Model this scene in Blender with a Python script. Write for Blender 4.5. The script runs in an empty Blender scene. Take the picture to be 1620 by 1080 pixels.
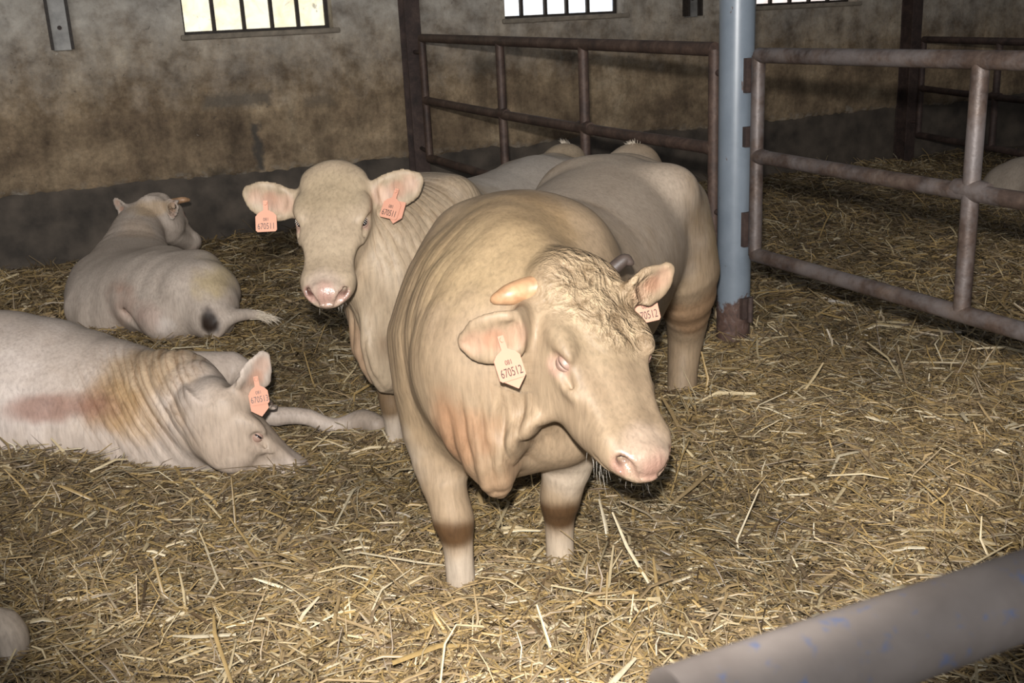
import bpy, math, random
import numpy as np
from mathutils import Matrix, Vector

SC = bpy.context.scene
COL = SC.collection
rng = np.random.default_rng(7)
random.seed(7)

# ------------------------------------------------------------------ camera
H = 1.65
FPX = 1693.0
RW = np.array([[0.9091, 0.1615, -0.3840], [-0.4134, 0.2470, -0.8764], [-0.0467, 0.9555, 0.2913]])
# re-orthonormalise (world = RW @ camera)
u_, s_, v_ = np.linalg.svd(RW); RW = u_ @ v_
CAM = np.array([0.0, 0.0, H])
cd = bpy.data.cameras.new('camera'); cam = bpy.data.objects.new('camera', cd); COL.objects.link(cam)
m4 = Matrix.Identity(4)
for i in range(3):
    for j in range(3): m4[i][j] = RW[i, j]
    m4[i][3] = CAM[i]
cam.matrix_world = m4
cd.sensor_width = 36.0; cd.lens = FPX / 1620 * 36.0
cd.clip_start = 0.05; cd.clip_end = 100
cd.dof.use_dof = True; cd.dof.focus_distance = 4.0; cd.dof.aperture_fstop = 10.0
SC.camera = cam

# ------------------------------------------------------------------ light
w = bpy.data.worlds.new('world'); SC.world = w; w.use_nodes = True
w.node_tree.nodes['Background'].inputs[0].default_value = (0.93, 0.96, 1.0, 1)
w.node_tree.nodes['Background'].inputs[1].default_value = 0.10
fl = bpy.data.lights.new('camera_flash', 'SPOT'); fl.shadow_soft_size = 0.035
fl.spot_size = math.radians(67); fl.spot_blend = 0.40
fl.energy = 1080; fl.color = (1.0, 0.975, 0.94)
flo = bpy.data.objects.new('camera_flash', fl); COL.objects.link(flo)
fm = m4.copy(); fp = CAM + RW @ np.array([-0.04, 0.19, 0.12])
tilt = Matrix.Rotation(math.radians(5), 4, 'X')
for i in range(3): fm[i][3] = fp[i]
flo.matrix_world = fm @ tilt
# added fill light for the back left; the barn opening behind camera is assumed
dl = bpy.data.lights.new('added_fill_light', 'AREA'); dl.shape = 'RECTANGLE'; dl.size = 7; dl.size_y = 2.2
dl.spread = math.radians(80); dl.energy = 75; dl.color = (0.93, 0.96, 1.0)
dlo = bpy.data.objects.new('added_fill_light', dl); COL.objects.link(dlo)
dlo.location = (-2.5, -2.2, 3.6)
dlo.rotation_euler = (Vector((0.6, 7.5, 0.6)) - Vector(dlo.location)).to_track_quat('-Z', 'Y').to_euler()
SC.view_settings.view_transform = 'Standard'; SC.view_settings.look = 'None'
SC.view_settings.exposure = 0.0; SC.view_settings.gamma = 1.0; SC.view_settings.use_curve_mapping = False

# ------------------------------------------------------------------ helpers
def A3(*p): return np.array(p, float)
def P(px, py, d):
    """point seen at a pixel of the photograph, d metres deep"""
    return CAM + RW @ (np.array([px - 810.0, -(py - 540.0), -FPX]) / FPX) * d
def cw(v):
    """camera-oriented direction (right, up, towards viewer) -> unit world direction"""
    v = RW @ np.array(v, float); return v / np.linalg.norm(v)
def unit(v): v = np.asarray(v, float); return v / np.linalg.norm(v)

def link(o, parent=None):
    COL.objects.link(o)
    if parent is not None: o.parent = parent
    return o
def tag(o, label=None, cat=None, group=None, kind=None):
    if label: o['label'] = label
    if cat: o['category'] = cat
    if group: o['group'] = group
    if kind: o['kind'] = kind
    return o
def empty(name, loc=(0, 0, 0)):
    o = bpy.data.objects.new(name, None); o.empty_display_size = 0.1
    o.location = Vector(loc); return link(o)

def fast_mesh(name, V, quads=None, tris=None, smooth=True):
    me = bpy.data.meshes.new(name)
    V = np.ascontiguousarray(V, np.float32)
    me.vertices.add(len(V)); me.vertices.foreach_set('co', V.ravel())
    loops = []; starts = []; n = 0
    if quads is not None and len(quads):
        q = np.asarray(quads, np.int32); loops.append(q.ravel()); starts.append(np.arange(len(q)) * 4); n = len(q) * 4
    if tris is not None and len(tris):
        t = np.asarray(tris, np.int32); loops.append(t.ravel()); starts.append(n + np.arange(len(t)) * 3)
    lp = np.concatenate(loops).astype(np.int32); st = np.concatenate(starts).astype(np.int32)
    me.loops.add(len(lp)); me.loops.foreach_set('vertex_index', lp)
    me.polygons.add(len(st)); me.polygons.foreach_set('loop_start', st)
    me.update(calc_edges=True); me.validate()
    if smooth: me.polygons.foreach_set('use_smooth', np.ones(len(me.polygons), bool))
    return me

class MB:
    """collects simple shapes into one mesh"""
    def __init__(s): s.v = []; s.f = []
    def add(s, vs, fs):
        n = len(s.v); s.v += [tuple(v) for v in vs]; s.f += [tuple(i + n for i in f) for f in fs]; return s
    def box(s, x0, x1, y0, y1, z0, z1):
        vs = [(x, y, z) for z in (z0, z1) for y in (y0, y1) for x in (x0, x1)]
        return s.add(vs, [(0, 2, 3, 1), (4, 5, 7, 6), (0, 1, 5, 4), (2, 6, 7, 3), (0, 4, 6, 2), (1, 3, 7, 5)])
    def tube(s, pts, r, n=12, caps=True):
        pts = [np.asarray(p, float) for p in pts]
        rr = r if hasattr(r, '__len__') else [r] * len(pts)
        vs = []; fs = []
        t0 = unit(pts[1] - pts[0]); up = A3(0, 0, 1) if abs(t0[2]) < .9 else A3(1, 0, 0)
        for i, p in enumerate(pts):
            t = unit(pts[min(i + 1, len(pts) - 1)] - pts[max(i - 1, 0)])
            a = unit(np.cross(t, up)); b = np.cross(a, t); up = b
            for k in range(n):
                q = 2 * math.pi * k / n
                vs.append(p + (a * math.cos(q) + b * math.sin(q)) * rr[i])
        for i in range(len(pts) - 1):
            for k in range(n):
                k2 = (k + 1) % n
                fs.append((i * n + k, i * n + k2, (i + 1) * n + k2, (i + 1) * n + k))
        if caps:
            fs.append(tuple(range(n))[::-1]); fs.append(tuple((len(pts) - 1) * n + k for k in range(n)))
        return s.add(vs, fs)
    def build(s, name, mat, parent=None, off=(0, 0, 0), smooth=None, bevel=0):
        me = bpy.data.meshes.new(name); o = np.asarray(off, float)
        me.from_pydata([tuple(np.asarray(v) - o) for v in s.v], [], s.f); me.update()
        ob = bpy.data.objects.new(name, me); link(ob, parent); me.materials.append(mat)
        import bmesh
        bm = bmesh.new(); bm.from_mesh(me); bmesh.ops.recalc_face_normals(bm, faces=bm.faces); bm.to_mesh(me); bm.free()
        if smooth is not None:
            me.polygons.foreach_set('use_smooth', np.ones(len(me.polygons), bool))
            try: me.set_sharp_from_angle(angle=math.radians(smooth))
            except Exception: pass
        if bevel:
            b = ob.modifiers.new('bevel', 'BEVEL'); b.width = bevel; b.segments = 2; b.limit_method = 'ANGLE'
        return ob

# value noise on arrays
_perm = rng.permutation(512)
_vals = rng.random(512)
def vnoise(x, y, z=None):
    x = np.asarray(x, float); y = np.asarray(y, float); z = np.zeros_like(x) if z is None else np.asarray(z, float)
    xi = np.floor(x).astype(int); yi = np.floor(y).astype(int); zi = np.floor(z).astype(int)
    fx = x - xi; fy = y - yi; fz = z - zi
    fx = fx * fx * (3 - 2 * fx); fy = fy * fy * (3 - 2 * fy); fz = fz * fz * (3 - 2 * fz)
    def h(a, b, c): return _vals[_perm[(_perm[(_perm[a & 511] + b) & 511] + c) & 511]]
    r = 0
    for dx in (0, 1):
        for dy in (0, 1):
            for dz in (0, 1):
                wgt = (fx if dx else 1 - fx) * (fy if dy else 1 - fy) * (fz if dz else 1 - fz)
                r = r + wgt * h(xi + dx, yi + dy, zi + dz)
    return r
def fbm(x, y, z=None, o=3):
    r = 0; a = .5
    for i in range(o):
        k = 2 ** i; r = r + a * vnoise(x * k + 13.1 * i, y * k + 7.7 * i, None if z is None else z * k); a *= .5
    return r / (1 - .5 ** o)

# ------------------------------------------------------------------ materials
class NT:
    def __init__(s, name):
        s.m = bpy.data.materials.new(name); s.m.use_nodes = True
        s.t = s.m.node_tree; s.b = s.t.nodes['Principled BSDF']
    def n(s, typ, **kw):
        nd = s.t.nodes.new(typ)
        for k, v in kw.items():
            if k.startswith('i_'):
                key = k[2:]; key = int(key) if key.isdigit() else key.replace('_', ' ')
                nd.inputs[key].default_value = v
            else: setattr(nd, k, v)
        return nd
    def l(s, a, b): s.t.links.new(a, b)
    def noise(s, vec, scale, detail=4, rough=.55, dist=0):
        nd = s.n('ShaderNodeTexNoise'); nd.inputs['Scale'].default_value = scale; nd.inputs['Detail'].default_value = detail
        nd.inputs['Roughness'].default_value = rough; nd.inputs['Distortion'].default_value = dist
        if vec is not None: s.l(vec, nd.inputs['Vector'])
        return nd.outputs['Fac']
    def ramp(s, fac, stops):
        nd = s.n('ShaderNodeValToRGB'); cr = nd.color_ramp
        while len(cr.elements) < len(stops): cr.elements.new(.5)
        for e, (p, c) in zip(cr.elements, stops):
            e.position = p; e.color = (*c, 1) if hasattr(c, '__len__') else (c, c, c, 1)
        s.l(fac, nd.inputs[0]); return nd.outputs[0]
    def mix(s, fac, a, b, mode='MIX'):
        nd = s.n('ShaderNodeMix', data_type='RGBA', blend_type=mode)
        for sock, val in ((nd.inputs[0], fac), (nd.inputs[6], a), (nd.inputs[7], b)):
            if isinstance(val, (int, float)): sock.default_value = val
            elif isinstance(val, tuple): sock.default_value = (*val, 1)
            else: s.l(val, sock)
        return nd.outputs[2]
    def math(s, op, a, b=None, c=None):
        nd = s.n('ShaderNodeMath', operation=op)
        for i, v in enumerate((a, b, c)):
            if v is None: continue
            if isinstance(v, (int, float)): nd.inputs[i].default_value = v
            else: s.l(v, nd.inputs[i])
        return nd.outputs[0]
    def bump(s, h, strength=.5, dist=.01, prev=None):
        nd = s.n('ShaderNodeBump'); nd.inputs['Strength'].default_value = strength; nd.inputs['Distance'].default_value = dist
        s.l(h, nd.inputs['Height'])
        if prev is not None: s.l(prev, nd.inputs['Normal'])
        return nd.outputs[0]
    def coords(s): return s.n('ShaderNodeTexCoord').outputs['Object']
    def mapped(s, scale):
        nd = s.n('ShaderNodeMapping'); nd.inputs['Scale'].default_value = scale; s.l(s.coords(), nd.inputs[0]); return nd.outputs[0]
    def sep(s, v):
        nd = s.n('ShaderNodeSeparateXYZ'); s.l(v, nd.inputs[0]); return nd.outputs
    def col(s, c): s.l(c, s.b.inputs['Base Color'])

def simple(name, rgb, rough=.6, metal=0.0, var=.25, scale=20, bump=.15):
    t = NT(name); c = t.coords(); f = t.noise(c, scale, 5)
    t.col(t.ramp(f, [(.25, tuple(x * (1 - var) for x in rgb)), (.75, tuple(min(1, x * (1 + var)) for x in rgb))]))
    t.b.inputs['Roughness'].default_value = rough; t.b.inputs['Metallic'].default_value = metal
    if bump: t.l(t.bump(f, bump, .004), t.b.inputs['Normal'])
    return t.m

def mat_plaster(name, dark=1.0):
    t = NT(name); c = t.coords(); x, y, z = t.sep(c)
    big = t.noise(c, 1.7, 6, .66, .15); mid = t.noise(c, 5.0, 7, .68, .12); fine = t.noise(c, 38, 5, .6)
    base = t.ramp(big, [(.28, (.085, .057, .037)), (.44, (.185, .130, .080)), (.58, (.30, .220, .138)), (.76, (.48, .385, .27))])
    blot = t.ramp(mid, [(.30, (.50, .46, .42)), (.50, (.92, .90, .86)), (.70, (1.25, 1.22, 1.16))])
    col = t.mix(1.0, base, blot, 'MULTIPLY')
    col = t.mix(.8, col, t.ramp(t.noise(c, 30, 7, .75), [(.3, .62), (.5, 1.0), (.7, 1.3)]), 'MULTIPLY')
    stre = t.noise(t.mapped((3.2, 3.2, .55)), 1.5, 7, .68, .2)
    col = t.mix(.55, col, t.ramp(stre, [(.32, .38), (.55, .95), (.75, 1.3)]), 'MULTIPLY')
    # grey mixed in high on the wall, crumbled pale rim along the bottom edge
    hi = t.math('MULTIPLY', t.ramp(t.math('ADD', z, t.math('MULTIPLY', mid, .7)), [(.0, 0.0), (1.0, 1.0)]), .0)
    g = t.n('ShaderNodeMapRange'); t.l(t.math('ADD', z, t.math('MULTIPLY', mid, .9)), g.inputs[0]); g.inputs[1].default_value = 1.55; g.inputs[2].default_value = 2.35
    gm = t.math('MULTIPLY', g.outputs[0], .75)
    col = t.mix(gm, col, t.mix(1.0, (.42, .40, .37), blot, 'MULTIPLY'))
    g2 = t.n('ShaderNodeMapRange'); t.l(t.math('ADD', z, t.math('MULTIPLY', mid, .22)), g2.inputs[0]); g2.inputs[1].default_value = .70; g2.inputs[2].default_value = .60
    lim = t.math('MULTIPLY', g2.outputs[0], t.ramp(t.noise(c, 9, 5, .7), [(.45, 0.0), (.62, .75)]))
    col = t.mix(lim, col, (.46, .42, .36))
    # fine pale scratches and chips
    chip = t.ramp(t.noise(c, 17, 3, .8, 2.0), [(.70, 0.0), (.735, .55)])
    col = t.mix(chip, col, (.50, .45, .37))
    pit = t.ramp(t.noise(c, 24, 4, .7, .5), [(.30, .65), (.36, 0.0)])
    col = t.mix(pit, col, (.05, .04, .03))
    # dark cement repair patch and a damp run below it (marks that belong to this wall)
    def patch(x0, x1, z0, z1, soft, amt, rgb, col):
        dx = t.math('SUBTRACT', t.math('ABSOLUTE', t.math('SUBTRACT', t.math('ADD', x, t.math('MULTIPLY', t.math('SUBTRACT', mid, .5), .16)), (x0 + x1) / 2)), (x1 - x0) / 2)
        dz = t.math('SUBTRACT', t.math('ABSOLUTE', t.math('SUBTRACT', t.math('ADD', z, t.math('MULTIPLY', t.math('SUBTRACT', fine, .5), .10)), (z0 + z1) / 2)), (z1 - z0) / 2)
        d = t.math('MAXIMUM', dx, dz)
        r = t.n('ShaderNodeMapRange'); t.l(d, r.inputs[0]); r.inputs[1].default_value = soft; r.inputs[2].default_value = -soft
        return t.mix(t.math('MULTIPLY', r.outputs[0], amt), col, rgb)
    col = patch(1.30, 1.84, 1.06, 1.17, .03, .7, (.085, .072, .058), col)
    col = patch(1.66, 1.72, .55, .92, .018, .85, (.045, .040, .034), col)
    col = patch(1.30, 1.42, .50, .60, .03, .7, (.06, .045, .03), col)
    col = patch(3.62, 3.80, 1.20, 1.32, .05, .6, (.06, .05, .035), col)
    col = patch(2.10, 2.34, 1.02, 1.10, .03, .5, (.10, .08, .06), col)
    t.col(col)
    t.b.inputs['Roughness'].default_value = .9
    hgt = t.math('ADD', t.math('MULTIPLY', mid, 1.2), t.math('MULTIPLY', fine, .5))
    t.l(t.bump(hgt, .5, .02), t.b.inputs['Normal'])
    return t.m

def mat_rust(name, base=(.070, .042, .031), light=(.13, .086, .064), dark=(.03, .021, .018), rough=.62, grey=.0):
    t = NT(name); c = t.coords()
    a = t.noise(c, 7, 6, .65, .4); b = t.noise(c, 60, 4, .6)
    col = t.ramp(a, [(.28, dark), (.5, base), (.74, light)])
    col = t.mix(.5, col, t.ramp(b, [(.3, .6), (.7, 1.35)]), 'MULTIPLY')
    if grey:
        col = t.mix(t.ramp(t.noise(c, 3.1, 5, .7), [(.46, 0.0), (.6, grey)]), col, (.15, .13, .125))
    t.col(col); t.b.inputs['Roughness'].default_value = rough; t.b.inputs['Metallic'].default_value = .25
    t.l(t.bump(t.math('ADD', a, b), .35, .004), t.b.inputs['Normal'])
    return t.m

M = {}
M['plaster'] = mat_plaster('plaster')
M['plinth'] = simple('plinth_cement', (.066, .051, .038), .85, 0, .7, 4.5, .6)
M['soil'] = simple('litter_base', (.085, .060, .034), .95, 0, .5, 14, .6)
M['rust'] = mat_rust('rusty_steel')
M['rust_grey'] = mat_rust('worn_rusty_steel', (.075, .050, .039), (.145, .108, .086), (.03, .021, .018), .5, .7)
M['rust_dark'] = mat_rust('dark_rust', (.055, .034, .028), (.10, .065, .05), (.02, .014, .012), .7)
M['bar'] = simple('black_iron', (.03, .022, .017), .7, .2, .5, 30, .2)
M['sill'] = simple('mortar_sill', (.20, .165, .125), .9, 0, .4, 14, .5)
M['channel'] = simple('galvanised_channel', (.20, .19, .175), .55, .3, .4, 12, .3)

def mat_pole():
    t = NT('grey_pole_paint'); c = t.coords(); x, y, z = t.sep(c)
    n1 = t.noise(c, 6, 6, .6, .3); n2 = t.noise(c, 26, 6, .7, .8)
    paint = t.ramp(n1, [(.3, (.120, .143, .170)), (.7, (.168, .193, .222))])
    rust = t.ramp(n2, [(.3, (.03, .018, .014)), (.55, (.085, .045, .032)), (.8, (.16, .15, .15))])
    e = t.math('ADD', z, t.math('ADD', t.math('MULTIPLY', t.math('SUBTRACT', n1, .5), .5), t.math('MULTIPLY', t.math('SUBTRACT', n2, .5), .18)))
    r = t.n('ShaderNodeMapRange'); t.l(e, r.inputs[0]); r.inputs[1].default_value = .33; r.inputs[2].default_value = .30
    spots = t.ramp(t.noise(t.mapped((1.6, 1.6, .7)), 17, 3, .6, .3), [(.70, 0.0), (.735, .9)])
    fac = t.math('MAXIMUM', r.outputs[0], spots)
    t.col(t.mix(fac, paint, rust))
    ro = t.math('ADD', t.math('MULTIPLY', fac, .4), .36); t.l(ro, t.b.inputs['Roughness'])
    t.l(t.bump(t.math('SUBTRACT', t.math('MULTIPLY', n2, .12), t.math('MULTIPLY', fac, .5)), .35, .004), t.b.inputs['Normal'])
    return t.m
M['pole'] = mat_pole()

def mat_front_rail():
    t = NT('worn_blue_rail'); c = t.coords()
    a = t.noise(c, 9, 5, .6, .3); b = t.noise(c, 45, 4, .7)
    col = t.ramp(a, [(.3, (.19, .155, .135)), (.7, (.31, .26, .23))])
    col = t.mix(t.ramp(b, [(.57, 0.0), (.66, .8)]), col, (.13, .17, .30))
    t.col(col); t.b.inputs['Roughness'].default_value = .6; t.b.inputs['Metallic'].default_value = .1
    t.l(t.bump(b, .2, .003), t.b.inputs['Normal']); return t.m
M['front_rail'] = mat_front_rail()

def mat_pane(name, c0, c1, strength, dirt=.5):
    t = NT(name); c = t.coords()
    f = t.noise(c, 7, 6, .65, .7); d = t.noise(c, 3.5, 7, .75, 1.2)
    col = t.ramp(f, [(.3, c0), (.6, c1)])
    dm = t.ramp(d, [(.60, 0.0), (.66, dirt)])
    col = t.mix(dm, col, tuple(x * .12 for x in c0))
    t.l(col, t.b.inputs['Emission Color']); t.b.inputs['Emission Strength'].default_value = strength
    t.b.inputs['Base Color'].default_value = (.5, .47, .4, 1); t.b.inputs['Roughness'].default_value = .35
    return t.m
M['pane_yellow'] = mat_pane('dirty_daylit_pane', (.72, .62, .36), (1.0, .93, .70), 1.0, .75)
M['pane_clear'] = mat_pane('daylit_pane', (.66, .80, 1.0), (1.0, 1.0, 1.0), 1.25, .25)
M['pane_pink'] = mat_pane('daylit_pane_pinkish', (.86, .66, .62), (1.0, .92, .90), 1.0, .3)

# ------------------------------------------------------------------ setting
YW = 8.74
def hground(x, y):
    x = np.asarray(x, float); y = np.asarray(y, float)
    h = (fbm(x * 1.3 + 5, y * 1.3 + 9, None, 3) - .5) * .13
    for (cx, cy, r, a) in MOUNDS:
        h = h + a * np.exp(-((x - cx) ** 2 + (y - cy) ** 2) / (r * r))
    return h
MOUNDS = [(2.95, 4.1, .35, .05), (1.0, 2.75, .4, -.01), (0.10, 3.80, .28, .10), (-.15, 3.98, .30, .12), (-.45, 4.1, .35, .12), (.32, 3.62, .22, .05), (0.50, 3.62, .22, .06), (.72, 3.72, .15, .04),
          (6.9, 7.4, .9, .12), (0.7, 8.4, 1.0, .03), (3.4, 3.0, .6, .02), (5.5, 4.5, 1.2, .05)]

gx = np.linspace(-5, 13, 181); gy = np.linspace(-1.5, YW + .05, 105)
GX, GY = np.meshgrid(gx, gy, indexing='ij'); GZ = hground(GX, GY) - .012
V = np.stack([GX, GY, GZ], -1).reshape(-1, 3); ny = len(gy)
ii, jj = np.meshgrid(np.arange(len(gx) - 1), np.arange(ny - 1), indexing='ij'); b0 = (ii * ny + jj).ravel()
me = fast_mesh('floor', V, np.stack([b0, b0 + ny, b0 + ny + 1, b0 + 1], -1)); me.materials.append(M['soil'])
floor = link(bpy.data.objects.new('floor', me)); tag(floor, 'trodden brown litter under the straw bedding', 'floor', kind='structure')

# back wall: plaster face with openings for three windows, crumbled lower edge, cement plinth below
WINS = [(1.235, 2.40), (3.91, 5.08), (6.53, 7.75)]
ZS, ZT, XL, XR, ZTOP = 1.615, 2.25, -6.0, 14.0, 3.2
wall = empty('wall_back', (0, YW, 0)); tag(wall, 'stained brown plaster back wall of the barn with barred windows', 'wall', kind='structure')
mb = MB()
xs = [XL] + [x for wn in WINS for x in wn] + [XR]
for i in range(0, len(xs), 2): mb.box(xs[i], xs[i + 1], YW, YW + .3, ZS, ZT)
mb.box(XL, XR, YW, YW + .3, ZT, ZTOP)
pl = mb.build('plaster_upper', M['plaster'], wall, (0, YW, 0))
# lower plaster sheet, a fine grid whose bottom edge wanders
nx, nz = 1000, 14
X = np.linspace(XL, XR, nx)
zb = .535 + (fbm(X * 2.2, X * 0 + 3.3, None, 5) - .5) * .10 + (vnoise(X * 23, X * 0) - .5) * .02
tt = np.linspace(0, 1, nz) ** 1.3
Zg = zb[:, None] + (ZS - zb[:, None]) * tt[None]
Xg = np.repeat(X[:, None], nz, 1)
Yg = YW + (fbm(Xg * 4, Zg * 4, None, 3) - .5) * .02
Yg[:, 0] = YW + .035
V = np.stack([Xg, Yg - YW, Zg], -1).reshape(-1, 3)
ii, jj = np.meshgrid(np.arange(nx - 1), np.arange(nz - 1), indexing='ij'); b0 = (ii * nz + jj).ravel()
me = fast_mesh('plaster_lower', V, np.stack([b0, b0 + nz, b0 + nz + 1, b0 + 1], -1)); me.materials.append(M['plaster'])
link(bpy.data.objects.new('plaster_lower', me), wall)
MB().box(XL, XR, YW + .028, YW + .3, -.3, ZS - .001).build('plinth', M['plinth'], wall, (0, YW, 0))

def window(n, x0, x1, pane_mat, bars, label):
    o = empty('window_%d' % n, ((x0 + x1) / 2, YW, ZS)); tag(o, label, 'window', kind='structure')
    off = ((x0 + x1) / 2, YW, ZS); yg = YW + .13
    MB().box(x0 - .03, x1 + .05, YW - .025, YW + .2, ZS - .035, ZS + .006).build('window_sill', M['sill'], o, off, bevel=.012)
    fr = MB(); t = .028
    fr.box(x0, x1, yg, yg + .05, ZS + .006, ZS + t); fr.box(x0, x1, yg, yg + .05, ZT - t, ZT)
    fr.box(x0, x0 + t, yg, yg + .05, ZS + t, ZT - t); fr.box(x1 - t, x1, yg, yg + .05, ZS + t, ZT - t)
    fr.build('window_frame', M['bar'], o, off)
    e = [x0 + t] + [x0 + t + (x1 - x0 - 2 * t) * b for b in bars] + [x1 - t]
    for i in range(len(e) - 1):
        MB().box(e[i] + .002, e[i + 1] - .002, yg + .022, yg + .028, ZS + t, ZT - t).build('pane', pane_mat, o, off)
    for xb in e[1:-1]:
        MB().box(xb - .014, xb + .014, yg - .012, yg + .034, ZS + t - .01, ZT - t + .01).build('bar', M['bar'], o, off)
window(1, *WINS[0], M['pane_yellow'], (.2, .41, .61, .80), 'barn window with five yellowed dirty panes and iron bars')
window(2, *WINS[1], M['pane_clear'], (.17, .38, .57, .76), 'barn window with bright clear bluish-white panes and iron bars')
window(3, *WINS[2], M['pane_pink'], (.2, .4, .6, .8), 'barn window with pinkish-white panes above the neighbouring pen')

def channel(x, zb, label):
    o = empty('wall_channel', (x, YW, zb)); off = (x, YW, zb); tag(o, label, 'bracket', 'steel channels on the back wall')
    MB().box(x - .062, x + .062, YW - .04, YW + .02, zb, 3.0).build('web', M['channel'], o, off, bevel=.004)
    for s in (-1, 1):
        MB().box(x + s * .068 - .010, x + s * .068 + .010, YW - .10, YW + .02, zb + .01, 3.0).build('flange', M['bar'], o, off)
    for zz in (.16, .42):
        MB().tube([(x, YW - .055, zb + zz), (x, YW - .03, zb + zz)], .016, 8).build('bolt', M['rust_dark'], o, off)
channel(.36, 1.555, 'grey steel channel hanging down the wall beside the yellowed window')
channel(5.78, 1.555, 'grey steel channel on the wall between the bluish-white and pinkish windows')

def pillar(x, y, zb, label):
    o = empty('wall_pillar', (x, y, zb)); off = (x, y, zb); tag(o, label, 'pillar', 'rusty steel wall pillars')
    MB().box(x - .011, x + .011, y - .07, y + .07, zb, 3.1).build('web', M['rust_dark'], o, off)
    for s in (-1, 1):
        MB().box(x - .065, x + .065, y + s * .075 - .008, y + s * .075 + .008, zb, 3.1).build('flange', M['rust_dark'], o, off, bevel=.003)
pillar(3.02, YW - .075, -.05, 'dark rusty steel pillar on the wall at the end of the pen gate')
pillar(8.40, YW - .075, -.05, 'dark rusty steel pillar on the wall of the neighbouring pen')

# ------------------------------------------------------------------ gates and pole
def gate(label, a, b, zr_a, zr_b, posts, rp=.031, mat='rust', extra=None, zb=None):
    """a, b: ground points of the two ends; zr: rail heights at each end; posts: fractions for uprights"""
    a = np.array([*a, 0.]); b = np.array([*b, 0.]); o = empty('pen_gate', a); tag(o, label, 'gate', 'tubular pen gates')
    def q(t, i): return a + (b - a) * t + A3(0, 0, zr_a[i] + (zr_b[i] - zr_a[i]) * t)
    names = ['top_rail', 'middle_rail', 'bottom_rail']
    for i, nm in enumerate(names):
        n = 9; pts = [q(t, i) + A3(0, 0, -.012 * math.sin(math.pi * t) if i == 1 else 0) for t in np.linspace(0, 1, n)]
        r = [rp * 1.05 if i != 1 else rp] * n
        MB().tube(pts, r, 16).build(nm, M[mat], o, a, 40)
    for t in posts:
        MB().tube([q(t, 2), q(t, 1), q(t, 0)], rp * .98, 16).build('post', M[mat], o, a, 40)
        j = MB()
        for i in (1,):
            c = q(t, i); dv = unit(b - a)
            l0 = 0 if t == 0 else 1; l1 = 0 if t == 1 else 1
            j.tube([c - dv * .07 * l0, c - dv * .04 * l0 - dv * .001, c + dv * .04 * l1 + dv * .001, c + dv * (.07 * l1 + .002)], [rp * 1.0, rp * 1.12, rp * 1.12, rp * 1.0], 14)
        j.build('weld_joint', M[mat], o, a, 40)
    for p, q_ in (extra or []): MB().tube([p, q_], .016, 10).build('hinge', M['rust_dark'], o, a, 40)
    return o
PX, PY = 2.972, 4.115
gate('rusty tubular gate beside the grey pole, reaching towards the front rail', (PX, PY - .16), (PX, .95), (1.432, .995, .545), (1.432, .995, .545), (0, .405, .80), mat='rust_grey')
gate('rusty tubular gate between the grey pole and the back wall behind the cattle', (PX, PY + .17), (PX, 8.27), (1.455, 1.0, .55), (1.51, 1.03, .57), (0, .325, .62, 1), mat='rust', extra=[(A3(PX, 8.27, z), A3(3.02, 8.61, z)) for z in (.62, 1.40)] + [(A3(PX, PY + .17, z), A3(PX, PY + .074, z)) for z in (.70, 1.35)])
gate('dark rusty tubular gate of the neighbouring pen by the far wall pillar', (8.42, 8.50), (7.80, 6.05), (1.22, .74, .27), (1.22, .74, .27), (0, .50, 1), mat='rust_dark', extra=[(A3(8.42, 8.50, z), A3(8.41, 8.60, z)) for z in (.4, 1.1)])

pole = empty('support_pole', (PX, PY, 0)); tag(pole, 'round grey painted steel pole with rusty foot standing in the straw', 'pole')
MB().tube([(PX, PY, -.2), (PX, PY, .6), (PX, PY, 1.5), (PX, PY, 3.2)], .079, 40).build('shaft', M['pole'], pole, (PX, PY, 0), 40)
rt = unit(A3(RW[0, 0], RW[1, 0], 0)); bk = A3(-rt[1], rt[0], 0)
def lug(z0, z1, nm, big=True):
    g = MB(); c = A3(PX, PY, 0) + A3(0.012, -.078, 0)
    def ob(du, dv, hu, hv, za, zc):
        vs = []
        for z in (za, zc):
            for sv in (-1, 1):
                for su in (-1, 1):
                    vs.append(c + A3(1, 0, 0) * (du + su * hu) + A3(0, -1, 0) * (dv + sv * hv) + A3(0, 0, z))
        g.add(vs, [(0, 2, 3, 1), (4, 5, 7, 6), (0, 1, 5, 4), (2, 6, 7, 3), (0, 4, 6, 2), (1, 3, 7, 5)])
    ob(0, .01, .03, .012, z0, z1)
    if big: ob(0, .045, .008, .04, z0 + .01, z1 - .02)
    pt = c + A3(0, -.04, 0)
    g.tube([pt + A3(0, 0, z0 - .01), pt + A3(0, 0, z1 + .01)], .014, 10)
    g.build(nm, M['rust_dark'], pole, (PX, PY, 0), 40)
lug(1.27, 1.42, 'hinge_lug'); lug(1.03, 1.12, 'hinge_lug', False); lug(.57, .73, 'hinge_lug'); lug(.22, .32, 'hinge_pin', False)

fr = empty('front_rail', (.5, .487, 0)); tag(fr, 'worn brown pipe rail with flecks of blue paint across the front of the pen', 'rail')
MB().tube([(x, .487, 1.226) for x in np.linspace(.31, 3.0, 12)], .031, 32).build('rail', M['front_rail'], fr, (.5, .487, 0), 40)
MB().tube([(2.9, .487, -.05), (2.9, .487, 1.226)], .031, 20).build('post', M['front_rail'], fr, (.5, .487, 0), 40)

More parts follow.
